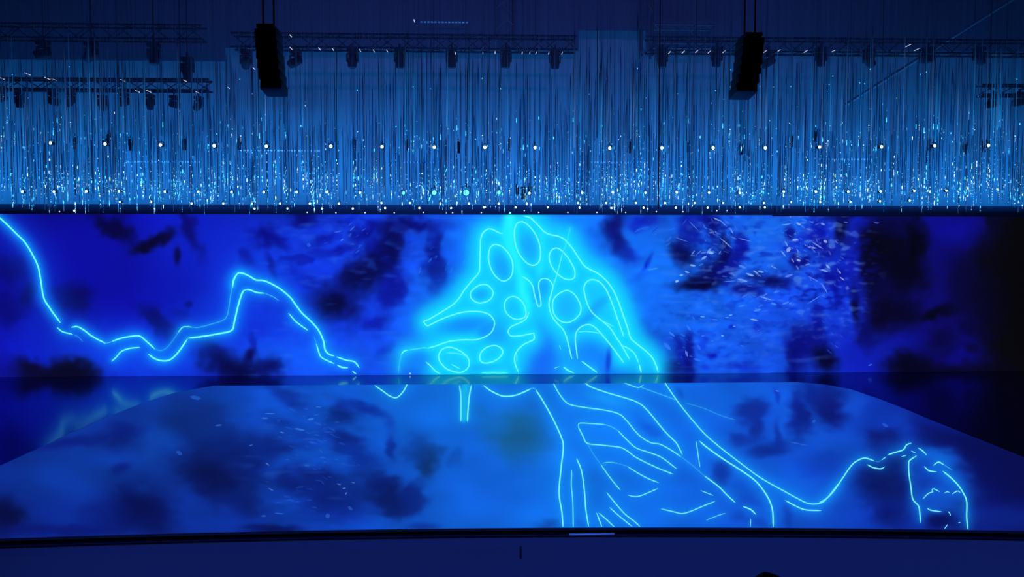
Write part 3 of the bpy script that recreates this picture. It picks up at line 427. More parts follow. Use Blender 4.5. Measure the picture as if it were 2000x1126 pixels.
def material(name, color, rough=.6, metal=0.0, spec=.5, emit=None, strength=1.0, noise=0.0, scale=8.0):
    m = bpy.data.materials.new(name); m.use_nodes = True
    nt = m.node_tree; b = nt.nodes['Principled BSDF']
    b.inputs['Base Color'].default_value = (*color, 1)
    b.inputs['Roughness'].default_value = rough
    b.inputs['Metallic'].default_value = metal
    b.inputs['Specular IOR Level'].default_value = spec
    if noise:
        t = nt.nodes.new('ShaderNodeTexNoise'); t.inputs['Scale'].default_value = scale
        co = nt.nodes.new('ShaderNodeTexCoord'); nt.links.new(co.outputs['Object'], t.inputs['Vector'])
        r = nt.nodes.new('ShaderNodeMapRange'); nt.links.new(t.outputs['Fac'], r.inputs['Value'])
        r.inputs['To Min'].default_value = max(.03, rough - noise); r.inputs['To Max'].default_value = rough + noise
        nt.links.new(r.outputs['Result'], b.inputs['Roughness'])
    if emit is not None:
        b.inputs['Emission Color'].default_value = (*emit, 1)
        b.inputs['Emission Strength'].default_value = strength
        m.cycles.emission_sampling = 'NONE'
    return m

def screen_material(name, rough, spec):
    m = bpy.data.materials.new(name); m.use_nodes = True
    nt = m.node_tree; b = nt.nodes['Principled BSDF']
    b.inputs['Base Color'].default_value = (.004, .004, .005, 1)
    b.inputs['Roughness'].default_value = rough
    b.inputs['Specular IOR Level'].default_value = spec
    a = nt.nodes.new('ShaderNodeVertexColor'); a.layer_name = 'picture'
    nt.links.new(a.outputs['Color'], b.inputs['Emission Color'])
    b.inputs['Emission Strength'].default_value = 1.0
    m.cycles.emission_sampling = 'NONE'
    return m

def strand_glow_material(name, strength=1.0):
    m = bpy.data.materials.new(name); m.use_nodes = True
    nt = m.node_tree; b = nt.nodes['Principled BSDF']
    b.inputs['Base Color'].default_value = (.28, .40, .55, 1)
    b.inputs['Roughness'].default_value = .35
    a = nt.nodes.new('ShaderNodeVertexColor'); a.layer_name = 'light'
    nt.links.new(a.outputs['Color'], b.inputs['Emission Color'])
    b.inputs['Emission Strength'].default_value = strength
    m.cycles.emission_sampling = 'NONE'
    return m

def link(name, mesh, mat=None, parent=None):
    o = bpy.data.objects.new(name, mesh); COL.objects.link(o)
    if mat is not None and not mesh.materials: mesh.materials.append(mat)
    if parent is not None: o.parent = parent
    return o

def tag(o, label=None, cat=None, group=None, kind=None):
    if label: o['label'] = label
    if cat: o['category'] = cat
    if group: o['group'] = group
    if kind: o['kind'] = kind
    return o

def thing(name, loc, label, cat, group=None, rot=(0, 0, 0)):
    o = bpy.data.objects.new(name, None); COL.objects.link(o)
    o.empty_display_size = .1
    o.location = loc; o.rotation_euler = rot
    return tag(o, label, cat, group)

def copy_tree(o, parent=None):
    c = o.copy(); COL.objects.link(c)
    if parent is not None:
        c.parent = parent; c.matrix_parent_inverse = o.matrix_parent_inverse.copy()
    for ch in list(o.children): copy_tree(ch, c)
    return c

class MB:
    """collects simple shapes into one mesh"""
    def __init__(self): self.bm = bmesh.new()
    def box(self, c, s, bevel=0.0, rot=None):
        r = bmesh.ops.create_cube(self.bm, size=1.0)
        M = Matrix.Translation(c) @ (rot.to_4x4() if rot else Matrix.Identity(4)) @ Matrix.Diagonal((*s, 1))
        bmesh.ops.transform(self.bm, matrix=M, verts=r['verts'])
        if bevel:
            es = {e for v in r['verts'] for e in v.link_edges}
            bmesh.ops.bevel(self.bm, geom=list(es), offset=bevel, segments=2, affect='EDGES', profile=.6)
        return self
    def tube(self, a, b, r0, r1=None, n=12, cap=True):
        a, b = Vector(a), Vector(b); d = b - a; L = d.length
        r = bmesh.ops.create_cone(self.bm, cap_ends=cap, segments=n, radius1=r0, radius2=r0 if r1 is None else r1, depth=L)
        M = Matrix.Translation((a + b) / 2) @ d.to_track_quat('Z', 'Y').to_matrix().to_4x4()
        bmesh.ops.transform(self.bm, matrix=M, verts=r['verts'])
        return self
    def lathe(self, prof, c=(0, 0, 0), axis=(0, 0, 1), n=20):
        """profile of (radius, height) turned about the axis"""
        q = Vector(axis).to_track_quat('Z', 'Y').to_matrix().to_4x4(); M = Matrix.Translation(c) @ q
        rings = []
        for rr, h in prof:
            if rr < 1e-5: rings.append([self.bm.verts.new(M @ Vector((0, 0, h)))])
            else: rings.append([self.bm.verts.new(M @ Vector((rr * math.cos(6.2831853 * k / n), rr * math.sin(6.2831853 * k / n), h))) for k in range(n)])
        for A, B in zip(rings, rings[1:]):
            for k in range(n):
                k2 = (k + 1) % n
                if len(A) == 1 and len(B) == 1: break
                if len(A) == 1: self.bm.faces.new((A[0], B[k2], B[k]))
                elif len(B) == 1: self.bm.faces.new((A[k], A[k2], B[0]))
                else: self.bm.faces.new((A[k], A[k2], B[k2], B[k]))
        return self
    def poly_prism(self, pts, z0, z1):
        lo = [self.bm.verts.new((x, y, z0)) for x, y in pts]; hi = [self.bm.verts.new((x, y, z1)) for x, y in pts]
        n = len(pts)
        self.bm.faces.new(hi); self.bm.faces.new(lo[::-1])
        for k in range(n): self.bm.faces.new((lo[k], lo[(k + 1) % n], hi[(k + 1) % n], hi[k]))
        return self
    def mesh(self, name, mat=None, smooth_=False):
        me = bpy.data.meshes.new(name)
        bmesh.ops.recalc_face_normals(self.bm, faces=self.bm.faces)
        self.bm.to_mesh(me); self.bm.free()
        if smooth_:
            me.polygons.foreach_set('use_smooth', [True] * len(me.polygons))
            try: me.set_sharp_from_angle(angle=math.radians(40))
            except Exception: pass
        if mat: me.materials.append(mat)
        return me
    def build(self, name, mat, parent=None, smooth_=True):
        return link(name, self.mesh(name, mat, smooth_), None, parent)

def np_mesh(name, V, Fq, mat, attr=None, cols=None):
    me = bpy.data.meshes.new(name)
    V = np.asarray(V, np.float32); Fq = np.asarray(Fq, np.int32); k = Fq.shape[1]
    me.vertices.add(len(V)); me.vertices.foreach_set('co', V.ravel())
    me.loops.add(Fq.size); me.loops.foreach_set('vertex_index', Fq.ravel())
    me.polygons.add(len(Fq)); me.polygons.foreach_set('loop_start', np.arange(0, Fq.size, k, dtype=np.int32))
    try: me.polygons.foreach_set('loop_total', np.full(len(Fq), k, np.int32))
    except Exception: pass
    me.update(calc_edges=True)
    if attr:
        a = me.color_attributes.new(attr, 'FLOAT_COLOR', 'POINT')
        c = np.ones((len(V), 4), np.float32); c[:, :3] = cols
        a.data.foreach_set('color', c.ravel())
    me.materials.append(mat)
    return me

def structure(o): o['kind'] = 'structure'; return o

NTH = ['first', 'second', 'third', 'fourth', 'fifth', 'sixth', 'seventh', 'eighth', 'ninth', 'tenth', 'eleventh', 'twelfth', 'thirteenth',
       'fourteenth', 'fifteenth', 'sixteenth', 'seventeenth', 'eighteenth', 'nineteenth', 'twentieth', 'twenty-first', 'twenty-second',
       'twenty-third', 'twenty-fourth', 'twenty-fifth', 'twenty-sixth', 'twenty-seventh', 'twenty-eighth', 'twenty-ninth', 'thirtieth',
       'thirty-first', 'thirty-second', 'thirty-third', 'thirty-fourth', 'thirty-fifth', 'thirty-sixth', 'thirty-seventh', 'thirty-eighth', 'thirty-ninth', 'fortieth']

# ------------------------------------------------------------------ materials
M_black = material('black_powder_coat', (.006, .006, .007), .55, noise=.12)
M_dark = material('dark_steel', (.02, .02, .025), .45, .6)
M_alu = material('truss_aluminium', (.16, .17, .19), .4, .9)
M_pipe = material('galvanised_pipe', (.55, .58, .62), .35, .4)
M_stage = material('gloss_black_stage', (.010, .011, .10), .13, spec=.5, noise=.03, scale=1.5)
M_stage.node_tree.nodes['Principled BSDF'].inputs['IOR'].default_value = 2.6
M_stage.node_tree.nodes['Principled BSDF'].inputs['Specular Tint'].default_value = (.7, .55, 1, 1)
M_front = material('stage_front_paint', (.16, .17, .22), .5, spec=.3, noise=.15, scale=2)
M_lip = material('stage_lip_paint', (.12, .13, .2), .45, noise=.1)
M_strip = material('brushed_metal_strip', (.75, .78, .85), .35, .3)
M_room = material('dark_room_paint', (.012, .012, .018), .9, spec=.1)
M_header = material('header_cloth', (.12, .14, .25), .9, spec=.1)
M_teaser = material('dark_blue_teaser_cloth', (.16, .15, .22), .95, spec=.05)
M_drape = material('grey_drape_cloth', (.42, .44, .48), .95, spec=.05)
M_lens = material('lamp_lens', (.8, .9, 1), .2, emit=(.45, .85, 1.0), strength=6.0)
M_lens_dim = material('small_lamp_lens', (.8, .9, 1), .2, emit=(.35, .55, 1.0), strength=2.2)
M_lens_cyan = material('cyan_lamp_lens', (.5, .9, 1), .2, emit=(.03, .8, 1.0), strength=9.0)
M_tube = material('white_tube_lamp', (.9, .9, .9), .3, emit=(.75, .8, 1.0), strength=1.0)
M_wall_screen = screen_material('led_wall_picture', .5, .15)
M_floor_screen = screen_material('led_floor_picture', .6, .06)
M_strand_glow = strand_glow_material('strand_led_and_spot_glow')  # emission also holds the pin spots' light falling on the strands
M_glass = material('dark_lens_glass', (.02, .03, .05), .08, spec=.8)

# pleats of the drape
nt = M_drape.node_tree
wv = nt.nodes.new('ShaderNodeTexWave'); wv.bands_direction = 'X'; wv.inputs['Scale'].default_value = .8; wv.inputs['Distortion'].default_value = 1.5
wv.inputs['Detail'].default_value = 2
co = nt.nodes.new('ShaderNodeTexCoord'); nt.links.new(co.outputs['Object'], wv.inputs['Vector'])
bp = nt.nodes.new('ShaderNodeBump'); bp.inputs['Strength'].default_value = .35; bp.inputs['Distance'].default_value = .2
nt.links.new(wv.outputs['Fac'], bp.inputs['Height']); nt.links.new(bp.outputs['Normal'], nt.nodes['Principled BSDF'].inputs['Normal'])

# ------------------------------------------------------------------ setting
WALL_Y = float(on_z(1000, 731, 0)[1])
TOP_Z = float(on_y(1000, 418.5, WALL_Y)[2])
SEAM_X = float(on_y(1506, 560, WALL_Y)[0])
BACK_Y = WALL_Y + .9
FRONT_Z = 0.0
HALF = 19.0

# front edge of the stage, slightly curved (read along the lower edge of the LED floor)
fpx = [(-260, 1060), (0, 1051), (250, 1045.5), (500, 1037), (750, 1033.5), (1000, 1030.5), (1250, 1029), (1500, 1029), (1750, 1032), (2000, 1036.5), (2260, 1043)]
FLED_Z = .05
fpt = np.array([on_z(x, y, FLED_Z)[:2] for x, y in fpx])
fc = np.polyfit(fpt[:, 0], fpt[:, 1], 2)
front_y = lambda x: np.polyval(fc, np.clip(x, -9.5, 9.5))
XS = np.linspace(-HALF, HALF, 61)

mb = MB()
mb.poly_prism([(x, float(front_y(x)) - .12) for x in XS] + [(HALF, BACK_Y), (-HALF, BACK_Y)], -.12, 0.0)
structure(mb.build('floor', M_stage, smooth_=False))
mb = MB()   # stage front, with the two panel seams
mb.poly_prism([(x, float(front_y(x)) - .10) for x in XS] + [(x, float(front_y(x)) + .1) for x in XS[::-1]], -1.6, -.125)
structure(mb.build('wall_front', M_front, smooth_=False))
mb = MB()
mb.poly_prism([(x, float(front_y(x)) - .17) for x in XS] + [(x, float(front_y(x)) - .121) for x in XS[::-1]], -.115, -.015)
structure(mb.build('trim_1', M_lip, smooth_=False))
structure(MB().box((0, 2.5, -1.65), (2 * HALF, 16, .1)).build('floor_auditorium', M_room, smooth_=False))
structure(MB().box((0, -1.2, .2), (14, 9.0, 3.6)).build('floor_tier', M_room, smooth_=False)) if False else None
structure(MB().box((0, BACK_Y + .1, 5.5), (2 * HALF, .2, 14.4)).build('wall_back', M_drape, smooth_=False))
structure(MB().box((-HALF - .1, 8.5, 5.4), (.2, 30, 14.2)).build('wall_left', M_room, smooth_=False))
structure(MB().box((HALF + .1, 8.5, 5.4), (.2, 30, 14.2)).build('wall_right', M_room, smooth_=False))
CEIL = 12.4
structure(MB().box((0, 8.5, CEIL + .1), (2 * HALF + .4, 30, .2)).build('ceiling', M_room, smooth_=False))
# header over the screens: the right half hangs a little lower
hz1 = float(on_y(1000, 400, WALL_Y - .12)[2]); hz0 = TOP_Z - .01
mb = MB().box(((-HALF + SEAM_X) / 2, WALL_Y + .1, (hz0 + hz1) / 2), (HALF + SEAM_X, .5, hz1 - hz0))
structure(mb.build('trim_2', M_header, smooth_=False))
hr0 = float(on_y(1700, 421.5, WALL_Y - .1)[2])
mb = MB().box(((HALF + SEAM_X) / 2 + .02, WALL_Y + .1, (hr0 + hz1) / 2 - .005), (HALF - SEAM_X, .52, hz1 - hr0))
structure(mb.build('trim_3', M_header, smooth_=False))
# dark teaser cloths that hang in front of the top of the drape
for k, (x0, x1, yb) in enumerate([(-90, 440, 118), (440, 1130, 96), (1130, 1262, 60), (1262, 2090, 98)]):
    A_, B_ = on_y(x0, yb, 21.9), on_y(x1, yb, 21.9)
    zb = float(on_y((x0 + x1) / 2, yb, 21.9)[2])
    structure(MB().box(((A_[0] + B_[0]) / 2, 21.9 + .03 * (k % 2), (zb + CEIL) / 2), (B_[0] - A_[0], .03, CEIL - zb)).build('trim_%d' % (4 + k), M_teaser, smooth_=False))
# thin theatre haze over the upstage half
hm = bpy.data.materials.new('stage_haze'); hm.use_nodes = True
hm.node_tree.nodes.remove(hm.node_tree.nodes['Principled BSDF'])
vs = hm.node_tree.nodes.new('ShaderNodeVolumeScatter'); vs.inputs['Density'].default_value = HAZE; vs.inputs['Color'].default_value = (.8, .85, 1, 1)
hm.node_tree.links.new(vs.outputs['Volume'], hm.node_tree.nodes['Material Output'].inputs['Volume'])
hz = MB().box((0, 16.2, (TOP_Z + CEIL) / 2 + .1), (2 * HALF - .2, 12.2, CEIL - TOP_Z - .3)).build('stage_haze', hm, smooth_=False)
tag(hz, 'thin blue-lit haze hanging among the strands and trusses above the screens', 'haze', kind='stuff')

# short bright strip and dark slot on the stage front
a, b_ = on_y(1112, 1043, 9.3), on_y(1200, 1043, 9.3)
yy = float(front_y(.9)) - .185
pa, pb = on_y(1112, 1043, yy), on_y(1200, 1043, yy)
mb = MB().box(((pa[0] + pb[0]) / 2, yy, pa[2]), (pb[0] - pa[0], .02, .022), .004)
tag(mb.build('edge_strip', M_strip), 'short bright metal strip fixed to the dark stage lip at the centre', 'strip')
yy = float(front_y(.1)) - .105
p0, p1 = on_y(1017, 1057, yy), on_y(1017, 1091, yy)
mb = MB().box((p0[0], yy, (p0[2] + p1[2]) / 2), (.028, .02, p0[2] - p1[2]), .004)
tag(mb.build('door_slot', M_black), 'thin dark upright slot in the stage front below the LED floor', 'slot')

# ------------------------------------------------------------------ the two LED walls
def ribbons(lines, flk, put, colour, off):
    """the line drawing as thin lit strips on the screen face -> vertices, quads, colours"""
    V, Q, Cc = [], [], []
    for pts, w, b, closed, g in lines:
        q = smooth(pts, closed, 2.2)
        n = len(q)
        if closed: t = np.roll(q, -1, 0) - np.roll(q, 1, 0)
        else: t = np.gradient(q, axis=0)
        t /= np.maximum(np.hypot(t[:, 0], t[:, 1])[:, None], 1e-6)
        nrm = np.stack([-t[:, 1], t[:, 0]], 1)
        s = np.linspace(0, 1, n)
        wid = np.full(n, w / 2) if closed else w / 2 * np.clip(np.minimum(s, 1 - s) * n / 5 + .35, 0, 1)
        base = len(V)
        col = colour(q, b)
        for i in range(n):
            V.append(q[i] - nrm[i] * wid[i]); V.append(q[i] + nrm[i] * wid[i]); Cc.append(col[i]); Cc.append(col[i])
        for i in range(n if closed else n - 1):
            j = (i + 1) % n
            Q.append((base + 2 * i, base + 2 * j, base + 2 * j + 1, base + 2 * i + 1))
    for x, y, L, w, ang, c in flk:
        ca, sa = math.cos(math.radians(ang)), math.sin(math.radians(ang))
        base = len(V)
        prof = [(-.5, 0), (-.2, .42), (.2, .46), (.5, 0), (.2, -.40), (-.2, -.46)]
        for u, v in prof:
            V.append(np.array([x + u * L * ca - v * w * sa, y + u * L * sa + v * w * ca])); Cc.append(c)
        Q += [(base, base + 1, base + 4, base + 5), (base + 1, base + 2, base + 3, base + 4)]
    V = np.array(V)
    return put(V[:, 0], V[:, 1], off), np.array(Q), np.array(Cc, float)

wall_art = paint_wall()
def line_colour(q, b):
    base = wall_art.lookup(q[:, 0], q[:, 1])
    return base * (1 - b) + np.array((112, 252, 255)) * b

def lit_panel(name, X0, X1, Z0, Z1, y, lines, flk, parent):
    nx, nz = int((X1 - X0) / .0245), int((Z1 - Z0) / .0245)
    gx, gz = np.meshgrid(np.linspace(X0, X1, nx), np.linspace(Z0, Z1, nz))
    P = np.stack([gx.ravel(), np.full(gx.size, y), gz.ravel()], 1)
    px, py = to_px(P)
    cols = wall_art.lookup(px, py)
    idx = np.arange(nx * nz).reshape(nz, nx)
    Q = np.stack([idx[:-1, :-1], idx[:-1, 1:], idx[1:, 1:], idx[1:, :-1]], -1).reshape(-1, 4)
    def put(x, y_, off):
        d = FWD[None] + RGT[None] * ((x - 1000) / F)[:, None] + UPV[None] * ((563 - y_) / F)[:, None]
        p = ORG + d * ((y - off) / d[:, 1])[:, None]
        p[:, 2] = np.clip(p[:, 2], Z0 + .002, Z1 - .002); p[:, 0] = np.clip(p[:, 0], X0 + .002, X1 - .002)
        return p
    fl_ = []
    for k_, (x, yy_, L, w, ang, c) in enumerate(flk):
        fa = .72 if (x, yy_, L, w, ang, c) in BIG_FLECKS else (.12, .34, .5)[k_ % 3]
        bg = wall_art.lookup(np.array([x]), np.array([yy_]))[0]
        fl_.append((x, yy_, L, w, ang, bg * (1 - fa) + np.array(c) * fa))
    rv, rq, rc = ribbons(lines, fl_, put, line_colour, .006)
    V = np.concatenate([P, rv]); Q = np.concatenate([Q, rq + len(P)]); Cc = np.concatenate([cols, rc])
    return link(name, np_mesh(name, V, Q, M_wall_screen, 'picture', srgb(Cc)), None, parent)

BIG_FLECKS = set(f for f in WALL_FLECKS if isinstance(f[0], int))
def inside(lo, hi): return [f for f in WALL_FLECKS if lo <= f[0] < hi]
X_L = -HALF + .3
w1 = thing('video_wall', (0, WALL_Y, 0), 'long LED wall across the stage back showing the glowing tree drawing', 'LED screen')
w1.location = (0, 0, 0)
lit_panel('display_panel', X_L, SEAM_X, .003, TOP_Z, WALL_Y, WALL_LINES, inside(-999, 1505), w1)
MB().box(((X_L + SEAM_X) / 2, WALL_Y + .07, TOP_Z / 2 + .005), (SEAM_X - X_L, .12, TOP_Z - .012)).build('cabinet_frame', M_black, w1, False)
MB().box(((X_L + SEAM_X) / 2, WALL_Y + .03, .012), (SEAM_X - X_L, .05, .022)).build('base_rail', M_black, w1, False)
RX1 = float(on_y(2060, 560, WALL_Y + .1)[0])
w2 = thing('video_wall', (0, 0, 0), 'shorter LED wall at the right, mostly dark cloudy picture', 'LED screen')
lit_panel('display_panel', SEAM_X + .008, RX1, .003, TOP_Z - .02, WALL_Y + .05, [], inside(1506, 3000), w2)
MB().box(((SEAM_X + .008 + RX1) / 2, WALL_Y + .12, TOP_Z / 2), (RX1 - SEAM_X - .035, .12, TOP_Z - .04)).build('cabinet_frame', M_black, w2, False)
MB().box(((SEAM_X + .008 + RX1) / 2, WALL_Y + .085, .012), (RX1 - SEAM_X - .035, .05, .02)).build('base_rail', M_black, w2, False)

# ------------------------------------------------------------------ the LED floor
floor_art = paint_floor()
def edge_table(pix):
    p = np.array([on_z(x, y, FLED_Z)[:2] for x, y in pix]); p = p[np.argsort(p[:, 1])]
    return p
LE = edge_table([(-330, 1055), (0, 909), (119, 855), (216, 811), (281, 785), (342, 766), (415, 753), (470, 748.5), (545, 746)])
RE = edge_table([(2330, 1020), (2000, 893), (1914, 858), (1806, 815), (1767, 798), (1716, 778), (1660, 759), (1610, 750), (1556, 746)])
YB = float(min(LE[-1, 1], RE[-1, 1]))
rows = 190
tt = np.linspace(0, 1, rows) ** 1.0
yc = 1 / np.linspace(1 / YB, 1 / float(front_y(0)), rows)          # evenly spread as seen from the seats
fr = (YB - yc) / (YB - float(front_y(0)))
ncol = 1150
lp, rp = np.interp(yc, LE[:, 1], LE[:, 0]), np.interp(yc, RE[:, 1], RE[:, 0])
u = np.linspace(0, 1, ncol)
GX = lp[:, None] * (1 - u) + rp[:, None] * u
GY = YB + fr[:, None] * (front_y(GX) - YB)
P = np.stack([GX.ravel(), GY.ravel(), np.full(GX.size, FLED_Z)], 1)
px, py = to_px(P)
cols = floor_art.lookup(px, py)
idx = np.arange(rows * ncol).reshape(rows, ncol)
Q = np.stack([idx[:-1, :-1], idx[1:, :-1], idx[1:, 1:], idx[:-1, 1:]], -1).reshape(-1, 4)
def put_floor(x, y, off):
    d = FWD[None] + RGT[None] * ((x - 1000) / F)[:, None] + UPV[None] * ((563 - y) / F)[:, None]
    p = ORG + d * ((FLED_Z + off - EYE) / d[:, 2])[:, None]
    p[:, 1] = np.minimum(np.maximum(p[:, 1], front_y(p[:, 0]) + .01), YB - .01)
    return p
def floor_line_colour(q, b):
    base = floor_art.lookup(q[:, 0], q[:, 1]); return base * (1 - b) + np.array((120, 246, 255)) * b
ff = []
for x, y, L, w, ang, c in FLOOR_FLECKS:
    bg = floor_art.lookup(np.array([x]), np.array([y]))[0]; fa = .5 if isinstance(x, int) else .22; ff.append((x, y, L, w, ang, bg * (1 - fa) + np.array(c) * fa))
rv, rq, rc = ribbons(FLOOR_LINES, ff, put_floor, floor_line_colour, .004)
V = np.concatenate([P, rv]); Q = np.concatenate([Q, rq + len(P)]); Cc = np.concatenate([cols, rc])
fled = thing('led_floor', (0, 0, 0), 'broad LED floor screen with chamfered back corners showing branching glowing roots', 'LED floor')
link('display_panel', np_mesh('display_panel', V, Q, M_floor_screen, 'picture', srgb(Cc)), None, fled)
mb = MB()
out = [(float(GX[i, 0]), float(GY[i, 0])) for i in range(0, rows, 3)] + [(float(GX[-1, j]), float(GY[-1, j])) for j in range(0, ncol, 30)] \
    + [(float(GX[i, -1]), float(GY[i, -1])) for i in range(rows - 1, -1, -3)]
mb.poly_prism(out, .002, FLED_Z - .004)
mb.build('deck_base', M_black, fled, False)
# bright strip added on the left rim in place of a reflected line
mb = MB()
e = [on_z(x, y, FLED_Z)[:2] for x, y in [(112, 858), (140, 845), (178, 828), (216, 811)]]
for p, q in zip(e, e[1:]):
    mb.tube((p[0] - .02, p[1], FLED_Z - .008), (q[0] - .02, q[1], FLED_Z - .008), .012, n=8)
mb.build('reflected_line_strip', M_strip, fled)['label'] = 'short bright strip added on the left rim for a reflected line'
# ------------------------------------------------------------------ hanging light strands
def strand_geo(rng, L, bright, lit, beads, hue, spread=.3, big=1.0):
    """one strand hanging from z=0 down to -L on a hair-thin wire; its last `lit` metres glow, spot light painted in, with small lit beads
    -> verts, quads, colours"""
    V, Q, Cc = [], [], []
    lit = min(lit, L * .9)
    zs = [0, -(L - lit) * .97] + [-(L - lit * (1 - q)) for q in (0, .25, .5, .75, 1)]
    for i, z in enumerate(zs):
        s = max(0.0, (-z - (L - lit)) / lit)
        v = bright * s ** 1.1 * rng.uniform(.5, 1.25)
        r = .0009 if i < 2 else rng.uniform(.0045, .0078)
        c = np.array(hue) * v
        b0 = len(V)
        for dx, dy in ((r, 0), (0, r), (-r, 0), (0, -r)):
            V.append((dx, dy, z)); Cc.append(c)
        if i:
            for j in range(4): Q.append((b0 - 4 + j, b0 - 4 + (j + 1) % 4, b0 + (j + 1) % 4, b0 + j))
    for _ in range(beads):
        up = abs(rng.gauss(0, spread)) if rng.random() < .88 else rng.uniform(0, lit)
        z = -(L - min(up, lit)); r = big * rng.choice([.003, .004, .005, .006, .008]); h = min(.07, r * rng.choice([1, 1, 1.5, 3, 8, 16]))
        v = rng.choice([.6, .9, 1.2, 1.8, 2.6])
        c = np.array((.05, .52, 1.0) if rng.random() < .7 else (.5, .82, 1.0)) * v
        b0 = len(V)
        for p in ((r, 0, z), (0, r, z), (-r, 0, z), (0, -r, z), (0, 0, z + h), (0, 0, z - h)): V.append(p); Cc.append(c)
        for j in range(4):
            Q.append((b0 + j, b0 + (j + 1) % 4, b0 + 4, b0 + 4)); Q.append((b0 + (j + 1) % 4, b0 + j, b0 + 5, b0 + 5))
    return V, Q, Cc

def strand_mesh(name, geo):
    V, Q, Cc = geo
    bm_faces = [tuple(dict.fromkeys(q)) for q in Q]
    me = bpy.data.meshes.new(name); me.from_pydata(V, [], bm_faces)
    a = me.color_attributes.new('light', 'FLOAT_COLOR', 'POINT')
    c = np.ones((len(V), 4), np.float32); c[:, :3] = np.array(Cc); a.data.foreach_set('color', c.ravel())
    me.materials.append(M_strand_glow)
    return me

RS = random.Random(77)
HUES = [(.012, .20, .62), (.01, .15, .54), (.06, .22, .62), (.01, .24, .68), (.008, .10, .42)]
TOPZ = CEIL - .02
# two banks: the far one right over the screens, the near one further downstage
def bank_density(px, near):
    """the strands hang in bunches with emptier gaps between (read along the photo's width)"""
    gaps = [(560, 780, .35), (880, 1130, .45), (0, 560, .9), (780, 880, 1.0), (1130, 1500, 1.0), (1500, 2000, .95)] if near else [(0, 2000, 1.0)]
    for a, b, d in gaps:
        if a <= px < b: return d
    return .9

GRP = 'hanging light strands over the stage'
LBL = 'thin hanging strand of small blue lights, spot glow painted in, among many alike above the stage'
variants = []
for k in range(14):
    r = random.Random(500 + k)
    variants.append(strand_mesh('light_strand', strand_geo(r, 7.0, r.choice([.15, .3, .45, .7, .9]), r.uniform(.8, 1.6), r.choice([1, 3, 6, 9]), HUES[k % 5], .25)))
n_ind = 0
tries = 0
while n_ind < 300 and tries < 5000:
    tries += 1
    px = RS.uniform(-10, 2010)
    if RS.random() > bank_density(px, True): continue
    Y = RS.uniform(11.2, 13.2)
    bottom = min(318, max(225, RS.gauss(281, 20)))
    p = on_y(px, bottom, Y)
    o = bpy.data.objects.new('light_strand', RS.choice(variants)); COL.objects.link(o)
    o.location = (p[0], p[1], TOPZ); o.scale = (1, 1, (TOPZ - p[2]) / 7.0)
    tag(o, LBL, 'light strand', GRP)
    n_ind += 1

allV, allQ, allC = [], [], []
nv = 0
def add_many(count, near, seed):
    global nv
    r = random.Random(seed)
    made = 0
    while made < count:
        px = r.uniform(-220, 2220)
        if r.random() > bank_density(px, near): continue
        if near:
            Y = r.uniform(13.2, 15.5); bottom = min(325, max(215, r.gauss(283, 22)))
            lit = r.uniform(.6, 1.6)
        else:
            Y = r.uniform(15.6, 19.1); bottom = min(414, max(330, r.gauss(382, 17)))
            lit = r.uniform(.5, 1.7)
        p = on_y(px, bottom, Y)
        L = TOPZ - p[2]
        m = r.random()
        bunch = .5 + .5 * math.sin(px * .037 + 1.3 * math.sin(px * .011)) * math.sin(px * .0173 + (2 if near else 0))  # bunches brightened by emission in place of light from the pin spots
        br = 0.0 if m < .07 else r.uniform(.15, .5) if m < .6 else r.uniform(.5, 1.15)
        nb = 0 if m < .25 else int(r.choice([1, 2, 4, 6]) * (.4 + 1.1 * bunch)) if near else int(r.choice([5, 9, 14, 22]) * (.5 + .8 * bunch))
        br *= .6 + .7 * bunch
        V, Q, Cc = strand_geo(r, L, br, lit, nb, r.choice(HUES), .22 if near else .26, 1.0 if near else 1.35)
        V = np.array(V); V[:, 0] += p[0]; V[:, 1] += p[1]; V[:, 2] += TOPZ
        allV.append(V); allQ.append(np.array(Q) + nv); allC.append(np.array(Cc)); nv += len(V)
        made += 1
add_many(540, True, 5)
add_many(2050, False, 6)
def tri_quads(Q):
    return [tuple(dict.fromkeys(q)) for q in Q.tolist()]
V = np.concatenate(allV); Q = np.concatenate(allQ); Cc = np.concatenate(allC)
me = bpy.data.meshes.new('light_strand_mass'); me.from_pydata(V.tolist(), [], tri_quads(Q))
a = me.color_attributes.new('light', 'FLOAT_COLOR', 'POINT')
c = np.ones((len(V), 4), np.float32); c[:, :3] = Cc; a.data.foreach_set('color', c.ravel())
me.materials.append(M_strand_glow)
tag(link('light_strand_mass', me), 'dense shimmering mass of blue light strands, spot glow painted in, hanging in the back over the screens', 'light strands', kind='stuff')

# ------------------------------------------------------------------ pin spots
def make_pin_spot(lens_mat, s=1.0):
    t = bpy.data.objects.new('pin_spot', None); COL.objects.link(t); t.empty_display_size = .05
    # can pointing to the seats (-Y), lens at the origin
    mb = MB().lathe([(0, .13), (.022, .13), (.03, .115), (.034, .02), (.038, .0), (.034, -.004), (.029, .004)], (0, 0, 0), (0, 1, 0), 16)
    mb.build('can', M_black, t)
    MB().lathe([(0, -.012), (.014, -.009), (.024, -.003), (.029, .006)], (0, 0, 0), (0, 1, 0), 16).build('lens', lens_mat, t)
    mb = MB()
    for sx in (-1, 1): mb.box((sx * .043, .05, .03), (.006, .02, .075))
    mb.box((0, .05, .067), (.092, .02, .006))
    mb.tube((0, .05, .07), (0, .05, .11), .008, n=8)
    mb.build('yoke', M_dark, t, False)
    MB().tube((0, 0, 0), (0, 0, 1), .002, n=5).build('suspension_cable', M_dark, t, False).location = (0, .05, .11)
    return t

